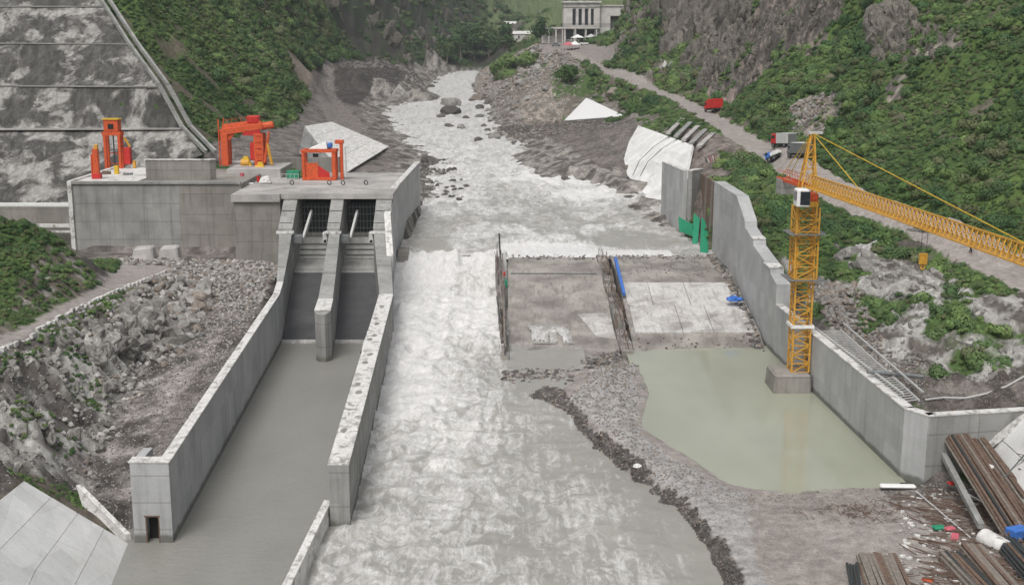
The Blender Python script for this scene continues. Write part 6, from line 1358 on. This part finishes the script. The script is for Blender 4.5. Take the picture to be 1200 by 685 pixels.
# ---- scattered stuff through geometry nodes
def scatter(name, pts, scl, meshes, label, kind='stuff', tilt=.4, seed=1):
    col = bpy.data.collections.new(name + '_pieces')
    for i, me in enumerate(meshes): col.objects.link(bpy.data.objects.new(name + '_piece', me))
    me = bpy.data.meshes.new(name); me.vertices.add(len(pts)); me.vertices.foreach_set('co', np.asarray(pts, np.float32).ravel())
    a = me.attributes.new('sc', 'FLOAT', 'POINT'); a.data.foreach_set('value', np.asarray(scl, np.float32))
    r = np.random.RandomState(seed); rot = np.stack([r.uniform(-tilt, tilt, len(pts)), r.uniform(-tilt, tilt, len(pts)), r.uniform(0, 6.28, len(pts))], 1).astype(np.float32)
    a = me.attributes.new('rt', 'FLOAT_VECTOR', 'POINT'); a.data.foreach_set('vector', rot.ravel())
    a = me.attributes.new('ix', 'INT', 'POINT'); a.data.foreach_set('value', r.randint(0, len(meshes), len(pts)).astype(np.int32))
    o = bpy.data.objects.new(name, me); COL.objects.link(o)
    ng = bpy.data.node_groups.new(name + '_scatter', 'GeometryNodeTree'); ng.interface.new_socket('Geometry', in_out='INPUT', socket_type='NodeSocketGeometry'); ng.interface.new_socket('Geometry', in_out='OUTPUT', socket_type='NodeSocketGeometry')
    N = ng.nodes; L = ng.links; gi = N.new('NodeGroupInput'); go = N.new('NodeGroupOutput'); ci = N.new('GeometryNodeCollectionInfo'); ci.inputs[0].default_value = col; ci.inputs[1].default_value = True; ci.inputs[2].default_value = True
    io = N.new('GeometryNodeInstanceOnPoints'); io.inputs['Pick Instance'].default_value = True
    def na(nm, dt):
        q = N.new('GeometryNodeInputNamedAttribute'); q.data_type = dt; q.inputs[0].default_value = nm; return next(s for s in q.outputs if s.enabled and s.name == 'Attribute')
    mp = N.new('GeometryNodeMeshToPoints'); mp.inputs['Radius'].default_value = .01
    L.new(gi.outputs[0], io.inputs['Points']); L.new(ci.outputs[0], io.inputs['Instance']); L.new(na('ix', 'INT'), io.inputs['Instance Index'])
    er = N.new('FunctionNodeEulerToRotation'); L.new(na('rt', 'FLOAT_VECTOR'), er.inputs[0]); L.new(er.outputs[0], io.inputs['Rotation']); L.new(na('sc', 'FLOAT'), io.inputs['Scale']); L.new(io.outputs[0], go.inputs[0])
    md = o.modifiers.new('scatter', 'NODES'); md.node_group = ng; o['kind'] = kind
    if label: o['label'] = label
    return o
def pick(weight, n, seed):
    """n random places on the ground, likelier where weight is high"""
    area = np.outer(np.gradient(GY), np.gradient(GX)); p = (weight * area).ravel(); p = p / p.sum(); r = np.random.RandomState(seed)
    k = r.choice(len(p), n, p=p); j, i = k // nx, k % nx; i = np.clip(i, 1, nx - 2); j = np.clip(j, 1, ny - 2)
    x = GX[i] + (r.rand(n) - .5) * (GX[i + 1] - GX[i]); y = GY[j] + (r.rand(n) - .5) * (GY[j + 1] - GY[j])
    fx = x - GX[i]; fy = y - GY[j]; gx_ = (ZZ[j, i + 1] - ZZ[j, i - 1]) / (GX[i + 1] - GX[i - 1]); gy_ = (ZZ[j + 1, i] - ZZ[j - 1, i]) / (GY[j + 1] - GY[j - 1])
    return np.stack([x, y, ZZ[j, i] + gx_ * fx + gy_ * fy], 1)
PIX = YY / CF                                                   # metres per pixel at that distance
# the part of the ground that can be seen, with a margin to the side
vis = (np.abs(XX) < .47 * YY + 8) & (YY > 66) & (YY < 1300)
foot = np.zeros_like(vis)
for f_ in FOOT: foot |= inpoly(XX, YY, f_)
foot |= inpoly(XX, YY, [(SLOPE[0][0].x, 195), (-73, 195), (SLOPE[0][1].x, SLOPE[0][1].y), (SLOPE[1][1].x + 2, SLOPE[1][1].y), (SLOPE[4][1].x + 3, SLOPE[4][1].y), (SLOPE[5][1].x, SLOPE[5][1].y), (SLOPE[5][0].x, SLOPE[5][0].y)])
foot |= (XX > -74) & (XX < -15) & (YY > 188) & (YY < 223); foot |= (XX > -31) & (XX < -13) & (YY < 190) & (YY > 80)
SMALL = [rock_mesh(100 + k, M['rock'] if k % 2 else M['rock_brown'], .8, .35, 1) for k in range(6)]; SMALLD = [rock_mesh(120 + k, M['rock_dark'], .8, .4, 1) for k in range(5)]
SMALLP = SMALL + [rock_mesh(140 + k, M['rock_pale'], .7, .35, 1) for k in range(4)]
dens = vis * ~foot
def stones(name, poly, n, smin, smax, meshes, label, seed, kinds=(1, 3, 0), extra=None, sink=-.15, tilt=.6):
    m = region(poly, .5) & np.isin(KIND, kinds) & dens
    if extra is not None: m &= extra
    P = pick(m.astype(float) / np.maximum(YY, 60) ** .5 + 1e-12, n, seed); r = np.random.RandomState(seed)
    s = smin + (smax - smin) * r.rand(n) ** 3.2; P[:, 2] -= s * sink; return scatter(name, P, s, meshes, label, 'stuff', tilt, seed)
stones('rubble_floor', [(105, 590), (100, 545), (128, 485), (165, 425), (215, 365), (240, 330), (200, 322), (120, 308), (275, 300), (330, 320), (215, 545), (160, 625)], 6000, .1, .8, SMALLP + SMALLD[:3], 'broken stones covering the ground behind the left channel wall', 5)
stones('fallen_blocks', [(60, 560), (30, 500), (80, 450), (150, 410), (200, 350), (250, 335), (235, 400), (190, 440), (150, 500), (120, 570)], 200, .35, 1.5, SMALLP[6:] + BIG[:2], 'larger pale blocks fallen below the cliff', 15)
stones('cliff_rubble', [(-60, 440), (0, 412), (190, 325), (250, 325), (245, 345), (215, 400), (150, 450), (128, 500), (105, 570), (30, 566), (-60, 620)], 2600, .1, .9, SMALLP, 'loose grey rock on the cliff below the hillside path', 6)
stones('rock_rim', [(600, 440), (660, 466), (700, 505), (756, 552), (805, 585), (843, 630), (874, 700), (900, 900), (850, 900), (820, 640), (685, 520), (630, 480)], 5200, .08, .6, SMALLD + SMALL[:1], 'dark broken rock rim between the river and the yard', 7, extra=(ZZ > -.9))
stones('yard_gravel', [(668, 470), (700, 430), (745, 420), (752, 510), (870, 580), (1120, 560), (1215, 600), (1215, 760), (900, 760), (800, 600)], 5200, .03, .22, SMALL, 'small stones and litter strewn over the yard', 8)
stones('bank_rocks', [(575, 152), (583, 128), (556, 106), (566, 88), (600, 70), (640, 62), (665, 62), (690, 84), (680, 105), (660, 140)], 3200, .4, 3.2, SMALL, 'heap of broken rock on the right bank below the road head', 9)
stones('gravel_bank_stones', [(583, 150), (660, 142), (735, 138), (750, 148), (733, 180), (737, 208), (795, 262), (793, 276), (700, 216), (610, 174)], 2800, .1, .7, SMALL[:1] + SMALLD[:3], 'stones on the gravel bank right of the upper river', 10, extra=(ZZ > zriver(YY) - .4))
stones('left_bank_stones', [(240, 180), (345, 146), (362, 110), (372, 72), (400, 68), (480, 76), (500, 104), (450, 131), (500, 186), (505, 240), (480, 240), (470, 200), (300, 215)], 3000, .1, .8, SMALLD, 'stones on the left bank of the upper river', 11, extra=(ZZ > zriver(YY) - .4))
stones('shore_rocks', [(497, 186), (530, 195), (540, 210), (500, 232), (497, 262), (486, 262), (486, 210)], 500, .2, 1.0, SMALLD, 'dark rocks awash beside the guide wall', 12, kinds=(0, 1, 2, 3), extra=(ZZ > zriver(YY) - 1.5))
stones('slope_rubble', [(950, 330), (1010, 330), (1050, 420), (1100, 440), (1200, 430), (1250, 440), (1250, 490), (1080, 490)], 2600, .06, .6, SMALL, 'loose rubble at the foot of the slope behind the pool wall', 13)
M['crag'] = mat_rock('cliff_rock', (.08, .074, .064), (.185, .17, .145), (.34, .31, .265)); M['crag_pale'] = mat_rock('pale_cliff_rock', (.16, .15, .14), (.32, .31, .29), (.46, .45, .43))
ANG = [rock_mesh(160 + k, M['crag'], 1.7, 1.0, 3) for k in range(6)]; ANGP = [rock_mesh(170 + k, M['crag_pale'], .8, 1.0, 3) for k in range(5)]
stones('cliff_crags', [(800, 104), (860, 114), (900, 85), (960, 60), (985, 20), (985, -60), (800, -60), (790, 60)], 700, 1.0, 8, ANG, 'dark and tan crags of the cliff above the road', 21, extra=(VEG < .4), sink=.75, tilt=.22)
stones('hill_outcrops', [(1025, 22), (1070, 18), (1130, 35), (1120, 60), (1085, 72), (1030, 66)], 120, .6, 3.4, ANG, 'dark rock outcrops on the right hillside', 22, extra=(VEG < 2), sink=.6, tilt=.25)
stones('roadside_crags', [(722, 72), (760, 98), (815, 108), (810, 70), (800, -20), (755, -20), (735, 30)], 320, .6, 3.6, ANG[:3] + ANGP[:2], 'pale and brown rocks among the scrub above the road', 23, extra=(VEG < 2), sink=.5, tilt=.3)
stones('near_crags', [(-60, 450), (0, 425), (100, 375), (190, 345), (215, 390), (150, 440), (128, 500), (105, 556), (30, 552), (-60, 600)], 190, .6, 3.2, ANGP, 'jagged pale rock cliff below the hillside path', 24, sink=.6, tilt=.3)
stones('slope_crags', [(995, 292), (1130, 330), (1205, 365), (1205, 428), (1080, 436), (1035, 400), (1005, 345)], 190, .3, 2.0, ANGP, 'broken pale rock on the slope below the road', 25, extra=(VEG < .3), sink=.65, tilt=.3)
stones('scree', [(930, 130), (965, 112), (985, 125), (965, 165), (925, 160)], 420, .2, 1.2, SMALL, 'brown scree above the trucks on the right hillside', 14)
P = []; r_ = np.random.RandomState(3)                          # rocks awash off the guide wall
for k in range(70):
    q = onriver(r_.uniform(492, 548), r_.uniform(184, 236)); 
    if q[0] > -17 - (q[1] - 240) * .02: P.append((q[0], q[1], q[2] - .1))
P = [p for p in P if p[0] < -9 + (p[1] - 240) * .02]
scatter('awash_rocks', P, r_.uniform(.35, 1.2, len(P)), SMALLD, 'dark rocks breaking the surface near the left shore above the weir')
P = np.stack([r_.uniform(-.3, 34, 900), r_.uniform(193.5, 197.5, 900), np.zeros(900) + 5.35], 1); k = r_.rand(900) < (.25 + .75 * (np.abs(P[:, 0] - 24) < 9)); P = P[k]
scatter('crest_debris', P, .05 + .3 * r_.rand(len(P)) ** 3, SMALLD + SMALL[:2], 'debris along the crest of the weir')
P = np.stack([r_.uniform(32.3, 33.6, 900), r_.uniform(154, 198, 900)], 1); P = np.c_[P, np.interp(P[:, 1], [155, 159.5, 178, 184, 196], [-.1, 1.1, 4.5, 5.2, 5.4])]
scatter('wall_foot_rubble', P, .08 + .42 * r_.rand(900) ** 3, SMALLD + SMALL, 'rubble and litter along the foot of the stepped wall')
P = np.stack([r_.uniform(16.6, 32.6, 700), r_.uniform(155, 198, 700)], 1); P = P[(P[:, 1] > 181) | (P[:, 1] < 159.8)]; P = np.c_[P, np.interp(P[:, 1], [155, 159.5, 178, 184, 196], [-.1, 1.1, 4.5, 5.2, 5.4])]
scatter('apron_litter', P, .04 + .2 * r_.rand(len(P)) ** 3, SMALL, 'small litter on the rough edges of the apron')
P = []
for k in range(1500):
    x = r_.uniform(-1, 14); y = 148 + r_.normal() * 1.3 - (x < 9) * 5 + (x > 9) * (x - 9) * .8; P.append((x, y, -.1))
scatter('apron_foot_rubble', P, .08 + .4 * r_.rand(len(P)) ** 3, SMALLD + SMALL, 'dark rubble at the foot of the muddy apron')

# ------------------------------------------------------------------ vegetation
def mat_leaf(name, a, b):
    t = NT(name); oi = t.n('ShaderNodeObjectInfo'); p = t.pos()
    c = t.mix(t.ramp(t.noise(p, .045, 5, .6), [(.4, 0), (.6, 1)]), tuple(q * .85 for q in a), tuple(min(1, q * 1.15) for q in b)); c = t.mix(t.ramp(t.noise(p, .16, 3), [(.52, 0), (.68, .45)]), c, (.055, .11, .05)); c = t.mix(.8, c, t.ramp(oi.outputs['Random'], [(0, .85), (1, 1.15)]), 'MULTIPLY')
    c = t.mix(.6, c, t.ramp(t.noise(p, .35, 3), [(.3, .65), (.7, 1.35)]), 'MULTIPLY')
    t.b.inputs['Transmission Weight'].default_value = 0; return t.out(c, .75, .2)
LEAF = [mat_leaf('leaf_green', (.1, .18, .055), (.15, .22, .075)), mat_leaf('leaf_dark', (.055, .115, .045), (.09, .145, .055)), mat_leaf('leaf_olive', (.115, .14, .06), (.14, .155, .08))]
def bush_mesh(seed, m, n=900, leaf=.08, tall=.85, lumps=4):
    r = np.random.RandomState(seed); L = [(r.uniform(-.5, .5), r.uniform(-.5, .5), r.uniform(.1, .6) * tall, r.uniform(.32, .6)) for _ in range(lumps)]; vs = []; fs = []
    for k in range(n):
        cx, cy, cz, rad = L[r.randint(lumps)]; d = r.normal(size=3); d /= np.linalg.norm(d); d[2] *= .95; p = np.array([cx, cy, cz]) + d * rad * r.uniform(.85, 1.05) * np.array([1, 1, tall])
        nrm = d + r.normal(size=3) * .22 + np.array([0, 0, .15]); nrm /= np.linalg.norm(nrm); u = np.cross(nrm, r.normal(size=3)); u /= np.linalg.norm(u); v = np.cross(nrm, u); s = leaf * r.uniform(.6, 1.3)
        b = len(vs); vs += [tuple(p - u * s * .5 - v * s), tuple(p + u * s * .6 - v * s * .2), tuple(p + u * s * .3 + v * s), tuple(p - u * s * .6 + v * s * .3)]; fs.append((b, b + 1, b + 2, b + 3))
    me = bpy.data.meshes.new('bush'); me.from_pydata(vs, [], fs); me.materials.append(m); return me
BUSH = [bush_mesh(k, LEAF[0 if k < 5 else 1 if k < 8 else 2]) for k in range(10)]
vg = VEG * dens
def cover(name, mask, n, s0, s1, label, seed, meshes=BUSH, tilt=.25):
    P = pick(vg * mask / np.maximum(YY, 70) ** 1.1 + 1e-12, n, seed); r = np.random.RandomState(seed); s = (s0 + (s1 - s0) * r.rand(n) ** 2) * (.8 + P[:, 1] / 420); P[:, 2] -= s * .12
    return scatter(name, P, s, meshes, label, 'stuff', tilt, seed)
cover('right_hillside_shrubs', (XX > 30) & (YY < 700), 46000, .5, 2.3, 'dense green scrub covering the right hillside', 1)
cover('left_hillside_shrubs', (XX < 0) & (YY > 225) & (YY < 640), 26000, .55, 2.3, 'dense green scrub on the left hillside beyond the faced slope', 2)
roadside = blur(rd.astype(float), 12) > .01
cover('tall_bushes', ~roadside & (((XX > 34) & (YY < 480) & (fbm(XX / 18, YY / 18, 3, 171) > .5)) | ((XX < -40) & (YY > 230) & (YY < 560) & (fbm(XX / 22, YY / 22, 3, 173) > .52))), 1500, 1.6, 3.2, 'taller bushes in loose groups on both hillsides', 6, BUSH + BUSH[5:8], .15)
cover('knoll_shrubs', (XX < -20) & (YY < 225), 7000, .25, 1.1, 'leafy scrub on the green knoll and along the left path', 3)
mk = (ZZ > zriver(YY) + 9) & (XX < 12) & (YY > 640) & (YY < 1050) & (VEG < .25) & vis; Pm = pick(mk.astype(float) + 1e-12, 420, 31); rm = np.random.RandomState(9); Sm = 1.5 + 5.5 * rm.rand(420) ** 2.2; Pm[:, 2] -= Sm * .8
scatter('mountain_crags', Pm, Sm, [rock_mesh(180 + k, M['crag'], 1.9, 1.1, 3) for k in range(4)], 'dark crags on the mountain left of the river bend', 'stuff', .2, 9)
cover('mountain_scrub', (XX < 10) & (YY >= 600), 7000, .9, 2.0, 'dark scrub on the mountain behind the river bend', 4, BUSH[5:])
cover('far_scrub', (XX >= -40) & (YY >= 640), 6000, .8, 1.8, 'distant scrub around the station building', 5, BUSH[3:])
# trees that can be told apart
def tree(px, py, h, w_, label, m, seed, dmin=62, group='trees by the river bend', low=.25):
    c = Vector(hit(px, py, dmin)); r = np.random.RandomState(seed); t = thing('tree', c, label, 'tree', group)
    mb = MB(); mb.bar(c - Vector((0, 0, .6)), c + Vector((0, 0, h * .55)), h * .03, 8, h * .018)
    for k in range(6): a = r.uniform(0, 6.28); z0 = h * r.uniform(.2, .5); mb.bar(c + Vector((0, 0, z0)), c + Vector((math.cos(a) * w_ * .35, math.sin(a) * w_ * .35, z0 + h * .28)), h * .014, 5, h * .006)
    mb.build('trunk', M['wood'], t); vs = []; fs = []; blobs = [(r.normal() * w_ * .22, r.normal() * w_ * .22, h * r.uniform(low + .1, .88), w_ * r.uniform(.18, .3)) for _ in range(13)]
    for k in range(1500):
        bx_, by_, bz_, rad = blobs[r.randint(13)]; d = r.normal(size=3); d /= np.linalg.norm(d); p = np.array([bx_, by_, bz_]) + d * rad * r.uniform(.6, 1.1); nrm = d + r.normal(size=3) * .5; nrm /= np.linalg.norm(nrm); u = np.cross(nrm, r.normal(size=3)); u /= np.linalg.norm(u); v = np.cross(nrm, u); s = w_ * .055 * r.uniform(.6, 1.3)
        b = len(vs); vs += [tuple(p - u * s * .5 - v * s), tuple(p + u * s * .6 - v * s * .2), tuple(p + u * s * .3 + v * s), tuple(p - u * s * .6 + v * s * .3)]; fs.append((b, b + 1, b + 2, b + 3))
    me = bpy.data.meshes.new('crown'); me.from_pydata(vs, [], fs); me.materials.append(m); o = bpy.data.objects.new('crown', me); COL.objects.link(o); o.parent = t
for i, (px, py, h, w_, lb, m, dm) in enumerate(((540, 72, 24, 17, 'dark broad tree at the foot of the far valley slope, leftmost by the river bend', 1, 700), (556, 70, 26, 18, 'dark tree right of the leftmost one by the river bend', 1, 700), (573, 68, 24, 17, 'dark tree whose foot hides the end of the river', 1, 700), (590, 68, 20, 15, 'dark tree nearest the rock heap at the bend', 1, 700), (524, 74, 18, 14, 'smaller dark tree where the mountain spur meets the river', 1, 700),
      (634, 52, 14, 10, 'dark round tree at the left end of the station low wing', 1, 560), (600, 86, 8, 9, 'bright green bushy tree on top of the rock heap', 0, 500), (617, 80, 8, 9, 'second bright bushy tree, right of the one over the rock heap', 0, 500), (586, 92, 7, 8, 'low bright bush tree closest to the river', 0, 450), (667, 100, 7, 8, 'green bushy tree on the bank just below the road', 0, 380),
      (712, 38, 12, 9, 'olive tree in front of the station side block', 2, 560))):
    tree(px, py, h, w_, lb, LEAF[m], 200 + i, dm)
# ------------------------------------------------------------------ air
hz = bpy.data.materials.new('valley_haze'); hz.use_nodes = True; n_ = hz.node_tree.nodes; n_.remove(n_['Principled BSDF']); pv = n_.new('ShaderNodeVolumePrincipled'); pv.inputs['Color'].default_value = (.82, .86, .9, 1); pv.inputs['Density'].default_value = .00017; pv.inputs['Anisotropy'].default_value = .2
hz.node_tree.links.new(pv.outputs[0], n_['Material Output'].inputs['Volume'])
zlo = float(min(ZZ.min(), -4)) - 2; zhi = float(ZZ.max()) + 30
mb = MB(); mb.box((0, 875, (zlo + zhi) / 2), (1960, 1950, zhi - zlo)); o = mb.build('haze', hz); o['kind'] = 'stuff'; o['label'] = 'thin pale haze filling the valley'
